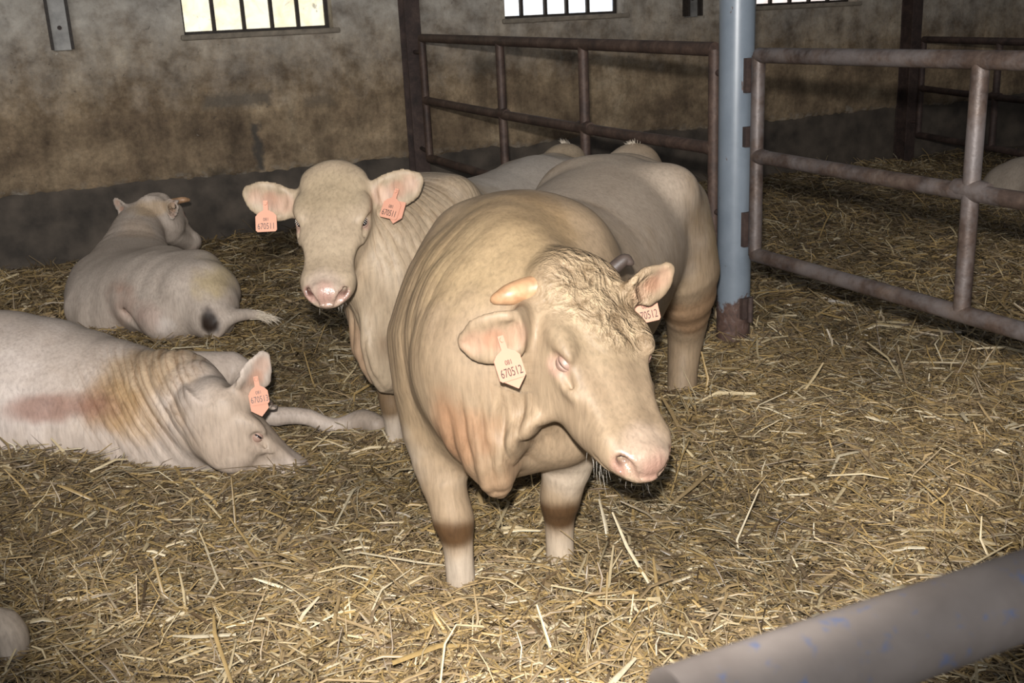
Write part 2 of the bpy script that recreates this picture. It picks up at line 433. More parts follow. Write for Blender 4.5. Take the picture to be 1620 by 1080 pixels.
# ------------------------------------------------------------------ animals: smooth implicit bodies
def spline(pts, n):
    """Catmull-Rom resampling of rows, n segments per span"""
    pts = np.asarray(pts, float); q = np.vstack([2 * pts[0] - pts[1], pts, 2 * pts[-1] - pts[-2]]); out = []
    for i in range(1, len(q) - 2):
        for t in np.arange(n) / n:
            a, b, c, d = q[i - 1], q[i], q[i + 1], q[i + 2]
            out.append(.5 * ((2 * b) + (c - a) * t + (2 * a - 5 * b + 4 * c - d) * t * t + (3 * b - a - 3 * c + d) * t ** 3))
    out.append(pts[-1]); return np.array(out)

class Body:
    def __init__(s): s.ops = []; s.paint = []; s.wr = []; s.curl = []; s.folds = []; s.nowr = []; s.wet = []
    def tube(s, pts, rad, up=(0, 0, 1), k=.05, n=2, sub=False):
        pts = np.asarray(pts, float); R = []
        for r in rad:
            if not hasattr(r, '__len__'): r = (r, r, r)
            elif len(r) == 2: r = (r[0], r[1], r[1])
            R.append(r)
        Q = spline(np.hstack([pts, np.array(R, float)]), n) if n > 1 else np.hstack([pts, np.array(R, float)])
        Q[:, 3:] = np.maximum(Q[:, 3:], .003)
        s.ops.append(('t', Q, unit(up), k, sub)); return s
    def ell(s, c, r, ax=None, k=.03, sub=False):
        ax = np.eye(3) if ax is None else np.asarray(ax, float)
        s.ops.append(('e', np.asarray(c, float), np.asarray(r, float), ax, k, sub)); return s
    def bbox(s):
        lo = np.full(3, 9e9); hi = -lo
        for o in s.ops:
            if o[-1]: continue
            if o[0] == 't':
                r = o[1][:, 3:].max(1)[:, None]; lo = np.minimum(lo, (o[1][:, :3] - r).min(0)); hi = np.maximum(hi, (o[1][:, :3] + r).max(0))
            else: lo = np.minimum(lo, o[1] - o[2].max()); hi = np.maximum(hi, o[1] + o[2].max())
        return lo - .03, hi + .03
    def field(s, ax):
        gx, gy, gz = ax; Vf = np.full((len(gx), len(gy), len(gz)), .6, np.float32)
        for o in s.ops:
            k = o[-2]; sub = o[-1]
            if o[0] == 't':
                r = o[1][:, 3:].max(1)[:, None]; lo = (o[1][:, :3] - r).min(0); hi = (o[1][:, :3] + r).max(0)
            else: lo = o[1] - o[2].max(); hi = o[1] + o[2].max()
            pad = k + .04; sl = []
            for g, a, b in zip(ax, lo - pad, hi + pad):
                i0 = max(np.searchsorted(g, a) - 1, 0); i1 = min(np.searchsorted(g, b) + 1, len(g)); sl.append(slice(i0, i1))
            if any(q.stop - q.start <= 0 for q in sl): continue
            x = gx[sl[0]].astype(np.float32)[:, None, None]; y = gy[sl[1]].astype(np.float32)[None, :, None]; z = gz[sl[2]].astype(np.float32)[None, None, :]
            if o[0] == 'e':
                c, r, A = o[1], o[2], o[3]; k0 = 0; k1 = 0
                for i in range(3):
                    q = ((x - c[0]) * A[i, 0] + (y - c[1]) * A[i, 1] + (z - c[2]) * A[i, 2]) / r[i]
                    k0 = k0 + q * q; k1 = k1 + (q / r[i]) ** 2
                k0 = np.sqrt(k0); d = k0 * (k0 - 1) / np.maximum(np.sqrt(k1), 1e-5)
            else:
                Q, up = o[1], o[2]; d = None
                for i in range(len(Q) - 1):
                    a = Q[i, :3]; ab = Q[i + 1, :3] - a; L2 = ab @ ab
                    if L2 < 1e-10: continue
                    dr = ab / math.sqrt(L2); sd = np.cross(dr, up)
                    if np.linalg.norm(sd) < 1e-3: sd = np.cross(dr, A3(1, .3, 0))
                    sd = unit(sd); vv = np.cross(sd, dr)
                    px, py, pz = x - a[0], y - a[1], z - a[2]
                    t = np.clip((px * ab[0] + py * ab[1] + pz * ab[2]) / L2, 0, 1)
                    u = px * sd[0] + py * sd[1] + pz * sd[2]; v = px * vv[0] + py * vv[1] + pz * vv[2]
                    w_ = px * dr[0] + py * dr[1] + pz * dr[2] - t * math.sqrt(L2)
                    W = Q[i, 3] + (Q[i + 1, 3] - Q[i, 3]) * t
                    Hh = np.where(v > 0, Q[i, 4] + (Q[i + 1, 4] - Q[i, 4]) * t, Q[i, 5] + (Q[i + 1, 5] - Q[i, 5]) * t)
                    E_ = np.minimum(W, Hh)
                    k0 = np.sqrt((u / W) ** 2 + (v / Hh) ** 2 + (w_ / E_) ** 2)
                    k1 = np.sqrt((u / W ** 2) ** 2 + (v / Hh ** 2) ** 2 + (w_ / E_ ** 2) ** 2)
                    di = k0 * (k0 - 1) / np.maximum(k1, 1e-5)
                    d = di if d is None else np.minimum(d, di)
            cur = Vf[sl[0], sl[1], sl[2]]
            if sub:
                h = np.clip(.5 - .5 * (cur + d) / k, 0, 1); nv = cur + (-d - cur) * h + k * h * (1 - h)
            else:
                h = np.clip(.5 + .5 * (cur - d) / k, 0, 1); nv = cur + (d - cur) * h - k * h * (1 - h)
            Vf[sl[0], sl[1], sl[2]] = nv
        return Vf
    def extract(s, coarse, fine=None, boxes=()):
        lo, hi = s.bbox(); ax = []
        for i in range(3):
            g = [lo[i]]
            while g[-1] < hi[i]:
                st = coarse
                for (bl, bh) in boxes:
                    if bl[i] - fine < g[-1] < bh[i]: st = fine
                g.append(g[-1] + st)
            ax.append(np.array(g))
        F = s.field(ax); ins = F < 0
        n = [len(a) for a in ax]
        c = ins[:-1, :-1, :-1].astype(np.int8)
        for d in ((0, 0, 1), (0, 1, 0), (0, 1, 1), (1, 0, 0), (1, 0, 1), (1, 1, 0), (1, 1, 1)):
            c = c + ins[d[0]:n[0] - 1 + d[0], d[1]:n[1] - 1 + d[1], d[2]:n[2] - 1 + d[2]]
        act = (c > 0) & (c < 8); I, J, K = np.nonzero(act)
        corner = [(a, b, e) for a in (0, 1) for b in (0, 1) for e in (0, 1)]
        vals = [F[I + a, J + b, K + e] for a, b, e in corner]
        pos = [np.stack([ax[0][I + a], ax[1][J + b], ax[2][K + e]], -1) for a, b, e in corner]
        acc = np.zeros((len(I), 3)); cnt = np.zeros(len(I))
        for p in range(8):
            for q in range(p + 1, 8):
                if sum(abs(corner[p][m] - corner[q][m]) for m in range(3)) != 1: continue
                va, vb = vals[p], vals[q]; mk = (va < 0) != (vb < 0)
                t = np.where(mk, va / np.where(mk, va - vb, 1), 0)[:, None]
                acc += np.where(mk[:, None], pos[p] + (pos[q] - pos[p]) * t, 0); cnt += mk
        V = acc / cnt[:, None]
        idx = np.full(act.shape, -1, np.int64); idx[I, J, K] = np.arange(len(I)); Qs = []
        for axis in range(3):
            sl0 = [slice(1, m - 1) for m in n]; sl0[axis] = slice(0, n[axis] - 1); sl1 = list(sl0); sl1[axis] = slice(1, n[axis])
            a = ins[tuple(sl0)]; b = ins[tuple(sl1)]; ch = np.nonzero(a != b)
            g = [ch[0], ch[1], ch[2]]; o = [1, 1, 1]; o[axis] = 0
            g = [g[m] + o[m] for m in range(3)]
            u_ax, v_ax = [(1, 2), (2, 0), (0, 1)][axis]
            def cell(du, dv):
                h = list(g); h[u_ax] = h[u_ax] - du; h[v_ax] = h[v_ax] - dv; return idx[h[0], h[1], h[2]]
            quad = np.stack([cell(1, 1), cell(0, 1), cell(0, 0), cell(1, 0)], -1)
            fl = a[ch]; quad[~fl] = quad[~fl][:, ::-1]; Qs.append(quad)
        Qs = np.concatenate(Qs)
        Qs = Qs[(Qs >= 0).all(1)]
        s.V = V; s.Q = Qs
        return s
    def smooth(s, it=2, lam=.5):
        e = np.concatenate([s.Q[:, [0, 1]], s.Q[:, [1, 2]], s.Q[:, [2, 3]], s.Q[:, [3, 0]]])
        for _ in range(it):
            acc = np.zeros_like(s.V); c = np.zeros(len(s.V))
            for m in range(3):
                acc[:, m] = np.bincount(e[:, 0], s.V[e[:, 1], m], len(s.V)) + np.bincount(e[:, 1], s.V[e[:, 0], m], len(s.V))
            c = np.bincount(e[:, 0], minlength=len(s.V)) + np.bincount(e[:, 1], minlength=len(s.V))
            s.V = s.V + (acc / np.maximum(c, 1)[:, None] - s.V) * lam
        return s
    def normals(s):
        q = s.Q; a = np.cross(s.V[q[:, 2]] - s.V[q[:, 0]], s.V[q[:, 3]] - s.V[q[:, 1]]); N = np.zeros_like(s.V)
        for j in range(4):
            for m in range(3): N[:, m] += np.bincount(q[:, j], a[:, m], len(N))
        return N / np.maximum(np.linalg.norm(N, axis=1), 1e-9)[:, None]
    def build(s, name, parent, off, base, mat, tone=(1, 1, 1)):
        V = s.V; N = s.normals()
        # soft skin folds as real relief
        disp = np.zeros(len(V))
        for (c, r, dirv, lam, amp) in s.folds:
            d = np.linalg.norm((V - c) / r, axis=1); mk = np.clip(1.3 - d, 0, .6) / .6; mk = mk * mk * (3 - 2 * mk)
            ph = V @ unit(dirv) / lam + 1.1 * (fbm(V[:, 0] * 5, V[:, 1] * 5, V[:, 2] * 5, 2))
            for (c2, r2) in s.nowr: mk = mk * np.clip((np.linalg.norm((V - c2) / (np.asarray(r2) * np.ones(3)), axis=1) - .85) / .3, 0, 1)
            disp += mk * amp * (np.abs(np.sin(math.pi * ph)) - .6)
        V = V + N * disp[:, None]
        Cc = np.tile(np.asarray(base, float), (len(V), 1))
        nz = fbm(V[:, 0] * 6 + 3, V[:, 1] * 6, V[:, 2] * 6, 3); nz2 = fbm(V[:, 0] * 22, V[:, 1] * 22, V[:, 2] * 22, 2)
        Cc *= (.90 + .2 * nz)[:, None]
        for (c, r, col, st) in s.paint:
            r = np.asarray(r, float) * np.ones(3)
            d = np.linalg.norm((V - c) / r, axis=1) + (nz - .5) * .7 + (nz2 - .5) * .35
            mk = np.clip((1.15 - d) / .65, 0, 1); mk = (mk * mk * (3 - 2 * mk) * st)[:, None]
            Cc = Cc * (1 - mk) + np.asarray(col) * mk
        Cc = Cc * np.asarray(tone)
        wrm = np.zeros(len(V)); wrc = np.zeros(len(V))
        for (c, r, dirv, st) in s.wr:
            d = np.linalg.norm((V - c) / (np.asarray(r) * np.ones(3)), axis=1); mk = np.clip((1.2 - d) / .6, 0, 1) * st
            better = mk > wrm; wrm = np.where(better, mk, wrm); wrc = np.where(better, V @ unit(dirv), wrc)
        for (c, r) in s.nowr:
            d = np.linalg.norm((V - c) / (np.asarray(r) * np.ones(3)), axis=1); wrm = wrm * np.clip((d - .85) / .3, 0, 1)
        cu = np.zeros(len(V))
        for (c, r) in s.curl:
            d = np.linalg.norm((V - c) / (np.asarray(r) * np.ones(3)), axis=1); cu = np.maximum(cu, np.clip((1.15 - d) / .5, 0, 1))
        we = np.zeros(len(V))
        for (c, r) in s.wet:
            d = np.linalg.norm((V - c) / r, axis=1); we = np.maximum(we, np.clip((1.1 - d) / .3, 0, 1))
        me = fast_mesh(name, V - np.asarray(off), s.Q)
        at = me.attributes.new('hide_col', 'FLOAT_COLOR', 'POINT'); at.data.foreach_set('color', np.hstack([Cc, np.ones((len(V), 1))]).astype(np.float32).ravel())
        for nm, arr in (('wrinkle', wrm), ('wrinkle_c', wrc), ('curl', cu), ('wet', we)):
            at = me.attributes.new(nm, 'FLOAT', 'POINT'); at.data.foreach_set('value', arr.astype(np.float32))
        me.materials.append(mat); o = link(bpy.data.objects.new(name, me), parent); return o

def mat_hide():
    t = NT('cattle_hide'); c = t.coords()
    def attr(nm): return t.n('ShaderNodeAttribute', attribute_name=nm)
    col = attr('hide_col').outputs['Color']
    hair = t.noise(t.mapped((85, 85, 13)), 1.0, 4, .6, .4); hair2 = t.noise(c, 260, 2, .5)
    soft = t.noise(c, 9, 4, .6, .4)
    col = t.mix(1.0, col, (.655, .635, .615), 'MULTIPLY')
    col = t.mix(.6, col, t.ramp(hair, [(.3, .66), (.5, 1.0), (.72, 1.26)]), 'MULTIPLY')
    col = t.mix(.8, col, t.ramp(soft, [(.3, (.86, .83, .80)), (.7, (1.08, 1.07, 1.05))]), 'MULTIPLY')
    wr = attr('wrinkle').outputs['Fac']; wc = attr('wrinkle_c').outputs['Fac']; cu = attr('curl').outputs['Fac']
    ph = t.math('ADD', t.math('MULTIPLY', wc, 2 * math.pi / .026), t.math('MULTIPLY', t.noise(c, 4, 3, .6), 9.0))
    wv = t.math('POWER', t.math('ABSOLUTE', t.math('SINE', t.math('MULTIPLY', ph, .5))), .6)
    wsel = t.math('MULTIPLY', wr, t.ramp(t.noise(c, 4.5, 3, .6), [(.30, .25), (.55, 1.0)]))
    wh = t.math('MULTIPLY', wv, wsel)
    cn = t.noise(c, 14, 3, .5, 2.2); cn2 = t.noise(c, 60, 2, .5, 1.5)
    cv = t.n('ShaderNodeCombineXYZ'); t.l(t.math('MULTIPLY', wc, 26.0), cv.inputs[0]); t.l(t.math('MULTIPLY', t.noise(c, 2.2, 2, .5), 9.0), cv.inputs[1])
    sn = t.noise(cv.outputs[0], 1.5, 5, .7, .6)
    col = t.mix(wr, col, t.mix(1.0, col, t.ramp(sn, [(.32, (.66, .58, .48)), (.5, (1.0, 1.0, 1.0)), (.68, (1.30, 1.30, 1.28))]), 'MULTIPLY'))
    chh = t.math('MULTIPLY', t.math('ADD', cn, t.math('MULTIPLY', cn2, .28)), cu)
    col = t.mix(t.math('MULTIPLY', cu, .75), col, t.ramp(cn, [(.36, (.60, .53, .44)), (.5, (1.0, .98, .95)), (.62, (1.45, 1.45, 1.42))]), 'MULTIPLY')
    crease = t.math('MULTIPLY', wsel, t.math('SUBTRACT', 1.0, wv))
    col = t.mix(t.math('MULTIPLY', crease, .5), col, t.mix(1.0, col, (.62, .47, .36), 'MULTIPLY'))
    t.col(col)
    n = t.bump(hair, .22, .004); n = t.bump(hair2, .12, .0015, n); n = t.bump(wh, .42, .008, n); n = t.bump(chh, .8, .034, n)
    t.l(n, t.b.inputs['Normal'])
    wt = attr('wet').outputs['Fac']; t.l(t.math('SUBTRACT', .55, t.math('MULTIPLY', wt, .33)), t.b.inputs['Roughness'])
    t.l(t.math('ADD', .28, t.math('MULTIPLY', wt, .35)), t.b.inputs['Specular IOR Level'])
    n = t.bump(t.math('MULTIPLY', t.noise(c, 150, 3, .6), wt), .5, .004, n); t.l(n, t.b.inputs['Normal'])
    t.b.inputs['Subsurface Weight'].default_value = 0
    return t.m
M['hide'] = mat_hide()
M['eye'] = simple('dark_eye', (.012, .010, .012), .08, 0, .1, 10, 0)
M['lash'] = simple('pale_lash', (.62, .56, .48), .6, 0, .1, 30, 0)
M['hoof'] = simple('grey_hoof', (.16, .125, .095), .5, 0, .35, 30, .3)
M['tag'] = simple('salmon_plastic_tag', (.48, .235, .158), .85, 0, .06, 8, .03)
M['ink'] = simple('tag_ink', (.055, .040, .035), .6, 0, .1, 30, 0)
M['hair'] = simple('pale_hair', (.60, .51, .40), .6, 0, .2, 30, 0)
M['wet'] = simple('moist_nose', (.52, .33, .31), .22, 0, .1, 40, .25)
def mat_horn():
    t = NT('horn'); c = t.coords(); x, y, z = t.sep(c)
    f = t.noise(c, 30, 4); col = t.ramp(z, [(.0, (.30, .17, .10)), (.5, (.40, .235, .12)), (1.0, (.40, .25, .12))])
    t.col(t.mix(.6, t.ramp(t.noise(c, 14, 4, .6, .5), [(.3, (.22, .115, .055)), (.6, (.43, .25, .135)), (.8, (.52, .33, .22))]), t.ramp(f, [(.3, .7), (.7, 1.2)]), 'MULTIPLY'))
    t.b.inputs['Roughness'].default_value = .45; t.l(t.bump(f, .2, .003), t.b.inputs['Normal']); return t.m
M['horn'] = mat_horn()
M['horn_dark'] = simple('dark_horn', (.05, .035, .028), .5, 0, .3, 30, .2)

PINK = (.56, .36, .31); EARPINK = (.60, .40, .31); PALE = (.62, .55, .47)

class Head:
    """cattle head: poll at o, a = direction poll to muzzle, n = dorsal; local coordinates (along, left, dorsal)"""
    def __init__(s, o, a, n, sc=1.0, wd=1.0, ea=.205):
        s.o = np.asarray(o, float); s.A = unit(a); n = np.asarray(n, float); s.N = unit(n - s.A * (n @ s.A)); s.S = np.cross(s.N, s.A); s.k = sc; s.wd = wd; s.ea = ea
    def p(s, a, l, n): return s.o + s.k * (s.A * a + s.S * l * s.wd + s.N * n)
    def axes(s): return np.array([s.A, s.S, s.N])
    def box(s, ears=.34):
        pts = np.array([s.p(a, l, n) for a in (-.12, .60) for l in (-ears, ears) for n in (-.25, .12)]); return pts.min(0), pts.max(0)
    def add(s, B, detail=True):
        B.nowr += [(s.p(a_, 0, n_), .145 * s.k) for a_, n_ in ((.04, -.02), (.16, -.05), (.30, -.07), (.44, -.08))]
        k = s.k; w = s.wd; ax = s.axes()
        R = lambda *q: [(a * k * w, b * k, c * k) for a, b, c in q]
        B.tube([s.p(-.02, 0, -.035), s.p(.06, 0, -.03), s.p(.16, 0, -.03), s.p(.27, 0, -.045), s.p(.37, 0, -.06), s.p(.45, 0, -.065), s.p(.50, 0, -.068)],
               R((.095, .055, .10), (.122, .070, .13), (.118, .062, .14), (.086, .052, .12), (.068, .044, .085), (.068, .048, .066), (.064, .044, .055)), s.N, .03 * k, 2)
        # jaw and cheeks
        B.tube([s.p(.10, 0, -.15), s.p(.20, 0, -.165), s.p(.32, 0, -.145), s.p(.44, 0, -.115), s.p(.475, 0, -.108)],
               R((.088, .07, .085), (.090, .07, .080), (.068, .05, .056), (.060, .035, .036), (.048, .026, .028)), s.N, .04 * k, 2)
        for q in (-1, 1):
            B.ell(s.p(.15, q * .085, -.12), np.array([.10, .045 * w, .10]) * k, ax, .05 * k)
            B.ell(s.p(s.ea - .04, q * .106, -.002), np.array([.055, .024, .022]) * k, ax, .04 * k)       # brow
            B.ell(s.p(s.ea + .03, q * .098, -.055), np.array([.06, .022, .018]) * k, ax, .03 * k)         # cheekbone below the eye
            B.tube([s.p(.26, q * .080, -.035), s.p(.36, q * .066, -.045), s.p(.44, q * .066, -.058)], R((.016, .016, .016), (.014, .014, .014), (.018, .018, .018)), s.N, .035 * k, 2)
            B.ell(s.p(.455, q * .054, -.078), np.array([.052, .034 * w, .042]) * k, ax, .03 * k)    # muzzle side
            B.ell(s.p(.03, q * .07, .01), np.array([.05, .045, .03]) * k, ax, .04 * k)
        B.ell(s.p(-.005, 0, .012), np.array([.05, .07, .035]) * k, ax, .04 * k)                     # poll
        B.ell(s.p(.503, 0, -.060), np.array([.030, .056 * w, .040]) * k, ax, .02 * k)                # nose pad
        B.ell(s.p(.46, 0, -.125), np.array([.040, .050 * w, .024]) * k, ax, .02 * k)                 # chin
        for q in (-1, 1):
            if detail:
                B.ell(s.p(s.ea, q * .128, -.030), np.array([.030, .020, .022]) * k, ax, .016 * k, True)  # eye socket
                B.tube([s.p(s.ea + .03, q * .112, -.038), s.p(s.ea + .085, q * .088, -.062)], [.008 * k, .006 * k], s.N, .018 * k, 1, True)  # tear groove
                # nostril: comma shaped opening
                B.tube([s.p(.543, q * .028, -.078), s.p(.528, q * .048, -.062), s.p(.508, q * .066, -.052), s.p(.495, q * .082, -.050)], [.007 * k, .014 * k, .014 * k, .007 * k], s.N, .007 * k, 2, True)
                B.tube([s.p(.525, q * .050, -.058), s.p(.478, q * .054, -.060)], [.015 * k, .012 * k], s.N, .006 * k, 1, True); dk = s.p(.497, q * .053, -.059); B.nost = getattr(B, 'nost', []) + [(dk, .021 * k, (.15, .07, .06), .95)]  # shade inside the nostril is painted into the hide colour
                # mouth line
                B.tube([s.p(.525, q * .0, -.106), s.p(.50, q * .055, -.104), s.p(.44, q * .098, -.104), s.p(.40, q * .094, -.100)], [.006 * k] * 4, s.N, .010 * k, 2, True)
        B.wet += [(s.p(.525, 0, -.065), .055 * k), (s.p(.515, .05 * w, -.065), .04 * k), (s.p(.515, -.05 * w, -.065), .04 * k)]
        B.paint += [(s.p(.50, 0, -.055), .085 * k, (.60, .50, .43), .75), (s.p(.520, 0, -.062), .052 * k, PINK, .95), (s.p(.515, .055 * w, -.062), .036 * k, PINK, .9), (s.p(.515, -.055 * w, -.062), .036 * k, PINK, .9),
                    (s.p(.47, 0, -.13), .06 * k, (.60, .50, .43), .6)]
        B.paint += getattr(B, 'nost', [])
        for q in (-1, 1): B.paint.append((s.p(s.ea + .005, q * .118, -.036), (.032 * k,) * 3, (.58, .39, .33), .75))
    def ear(s, B, q, pts, face, L=None, w=.062, th=.014):
        """pts: world points along the ear (base to tip); face: direction the hollow side looks"""
        k = s.k; face = unit(face); m = len(pts)
        prof = [.50, .95, 1.06, .88, .40] if m == 5 else [.6, 1.0, .85, .3]
        W = [w * k * f for f in prof]; T = [max(.026 * k * (1 - i / (m - 1)) , th * k) for i in range(m)]
        pts = [np.asarray(p, float) for p in pts]
        B.tube(pts, [(a, b) for a, b in zip(W, T)], face, .03 * k, 3)
        ip = [p + face * .016 * k for p in pts]
        B.tube(ip[1:] if m == 4 else ip[1:], [(a * .66, .013 * k) for a in W[1:-1]] + [(W[-1] * .3, .008 * k)], face, .010 * k, 3, True)
        for i in range(1, m - 1):
            B.paint.append((pts[i] + face * .016 * k, (w * .60 * k,) * 3, EARPINK, .62))
        B.paint.append((pts[-2] * .55 + pts[1] * .45 + face * .012 * k, (w * .5 * k,) * 3, (.50, .27, .18), .5))
    def eye(s, q, parent, off, openness=.5, lid=(.26, .165, .125)):
        k = s.k; c = s.p(s.ea, q * .101, -.030); out = unit(s.S * q * .93 + s.N * .30 + s.A * .12); fw = unit(s.A - out * (s.A @ out)); upv = np.cross(out, fw); 
        if upv @ s.N < 0: upv = -upv
        r = .020 * k
        g = MB(); nU, nV = 14, 10; vs = []; fs = []
        for i in range(nV + 1):
            th = math.pi * i / nV
            for j in range(nU):
                ph = 2 * math.pi * j / nU
                vs.append(c + r * (out * math.cos(th) + (fw * math.cos(ph) + upv * math.sin(ph)) * math.sin(th)))
        for i in range(nV):
            for j in range(nU): fs.append((i * nU + j, i * nU + (j + 1) % nU, (i + 1) * nU + (j + 1) % nU, (i + 1) * nU + j))
        g.add(vs, fs); g.build('eye', M['eye'], parent, off, 60)
        if 'lid' not in M: M['lid'] = simple('eyelid_skin', lid, .5, 0, .12, 60, .2)
        for nm, sg in (('upper_eyelid', 1), ('lower_eyelid', -1)):
            g = MB(); vs = []; fs = []; nA, nB = 14, 6
            for i in range(nA + 1):
                az = -1.45 + 2.9 * i / nA              # along the slit
                op = (openness * (.55 if sg > 0 else .45)) * max(math.cos(az), 0) ** .7
                for j in range(nB + 1):
                    el = sg * (op + (1.5 - op) * j / nB)
                    rr = r * (1.07 + (.05 if j == 0 else 0))
                    d = out * math.cos(el) * math.cos(az) + fw * math.sin(az) * math.cos(el) + upv * math.sin(el)
                    vs.append(c + d * rr)
            for i in range(nA):
                for j in range(nB): b = i * (nB + 1) + j; fs.append((b, b + 1, b + nB + 2, b + nB + 1))
            g.add(vs, fs); o = g.build(nm, M['lid'], parent, off, 60)
            sm = o.modifiers.new('thickness', 'SOLIDIFY'); sm.thickness = .004 * k; sm.offset = 0
        if openness < .5: return
        g = MB()
        for i in range(6):
            az = -.8 + 1.6 * i / 5; el = openness * .5
            d = out * math.cos(el) * math.cos(az) + fw * math.sin(az) + upv * math.sin(el)
            p0 = c + unit(d) * r * 1.15; p1 = p0 + (out * .006 - A3(0, 0, .004) + fw * .003 * math.sin(az)) * k; p2 = p1 + (out * .003 - A3(0, 0, .004)) * k
            g.tube([p0, p1, p2], [.0008, .0006, .0002], 3, False)
        tag(g.build('eyelashes', M['lash'], parent, off), kind='stuff')

def horn(parent, off, pts, r, mat='horn'):
    Q = spline(np.array([[*p, q] for p, q in zip(pts, r)]), 5)
    tip = Q[-1].copy(); dv = unit(Q[-1, :3] - Q[-2, :3])
    rows = [q for q in Q] + [np.array([*(tip[:3] + dv * tip[3] * .6), tip[3] * .7]), np.array([*(tip[:3] + dv * tip[3] * .95), tip[3] * .15])]
    return MB().tube([q[:3] for q in rows], [q[3] for q in rows], 16).build('horn', M[mat], parent, off, 60)

def text_mesh(s, size):
    cu = bpy.data.curves.new('digits', 'FONT'); cu.body = s; cu.size = size; cu.align_x = 'CENTER'; cu.align_y = 'CENTER'; cu.extrude = .0003; cu.resolution_u = 3
    o = bpy.data.objects.new('digits', cu); COL.objects.link(o); bpy.context.view_layer.update()
    me = bpy.data.meshes.new_from_object(o.evaluated_get(bpy.context.evaluated_depsgraph_get()))
    bpy.data.objects.remove(o); return me
def ear_tag(parent, off, top, down, face, digits, h=.062, w_=.076, small='081', back=None):
    """pentagonal plastic tag hanging from its stud at top"""
    down = unit(down); face = np.asarray(face, float); face = unit(face - down * (face @ down)); side = np.cross(down, face)  # reads left to right along side
    side = -side
    org = np.asarray(top, float)
    g = MB(); e_ = .040; prof = [(-.008, -.011), (.008, -.011), (.009, .024), (w_ * .36, e_ - .006), (w_ / 2, e_ + .006), (w_ / 2, e_ + h - .006), (w_ / 2 - .006, e_ + h), (-w_ / 2 + .006, e_ + h), (-w_ / 2, e_ + h - .006), (-w_ / 2, e_ + .006), (-w_ * .36, e_ - .006), (-.009, .024)]
    n = len(prof); vs = []
    for d in (.0015, -.0015):
        for (u, v) in prof: vs.append(org + side * u + down * v + face * d)
    fs = [tuple(range(n)), tuple(range(2 * n - 1, n - 1, -1))] + [(i, (i + 1) % n, n + (i + 1) % n, n + i) for i in range(n)]
    tg = g.add(vs, fs).build('ear_tag', M['tag'], parent, off)
    tag(tg, 'salmon plastic ear tag printed ' + digits)
    MB().tube([org + face * .0, org + face * .006], [.007, .006], 12).build('stud', M['tag'], tg, off, 40)
    for s_, size, v in ((digits, .0265, e_ + h - .019), (small, .0145, e_ + h - .044)):
        me = text_mesh(s_, size); c = org + down * v + face * .0021 - np.asarray(off)
        mt = Matrix([[side[i] * (.80 if s_ == digits else 1), -down[i] * 1.2, face[i], c[i]] for i in range(3)] + [[0, 0, 0, 1]])
        me.transform(mt); me.materials.append(M['ink']); link(bpy.data.objects.new('digits', me), tg)
    if back is not None:
        b = np.asarray(back, float); gg = MB(); vs = []
        pr = [(-.03, .02), (.03, .02), (.033, .078), (.004, .105), (-.03, .080)]
        for d in (-.006, -.009):
            for (u, v) in pr: vs.append(org + side * (u + b[0]) + down * (v + b[1]) + face * d)
        m = len(pr); gg.add(vs, [tuple(range(m)), tuple(range(2 * m - 1, m - 1, -1))] + [(i, (i + 1) % m, m + (i + 1) % m, m + i) for i in range(m)])
        gg.build('tag_back', M['tag'], tg, off)
    return tg

def hairs(name, parent, off, roots, dirs, L, r=.0009, mat='hair', droop=.3, seg=4):
    g = MB()
    for p, d in zip(roots, dirs):
        p = np.asarray(p, float); d = unit(np.asarray(d, float) + rng.normal(0, .18, 3)); l = L * rng.uniform(.6, 1.15); pts = [p]
        for i in range(seg):
            d = unit(d + A3(0, 0, -droop / seg) + rng.normal(0, .05, 3)); pts.append(pts[-1] + d * l / seg)
        g.tube(pts, [r * (1 - .8 * i / seg) for i in range(seg + 1)], 3, False)
    return tag(g.build(name, M[mat], parent, off), kind='stuff')

class Frame:
    def __init__(s, o, f):
        s.o = np.asarray(o, float); s.F = unit([f[0], f[1], 0]); s.L = np.cross(A3(0, 0, 1), s.F)
    def __call__(s, f, l, z): return s.o + s.F * f + s.L * l + A3(0, 0, z)

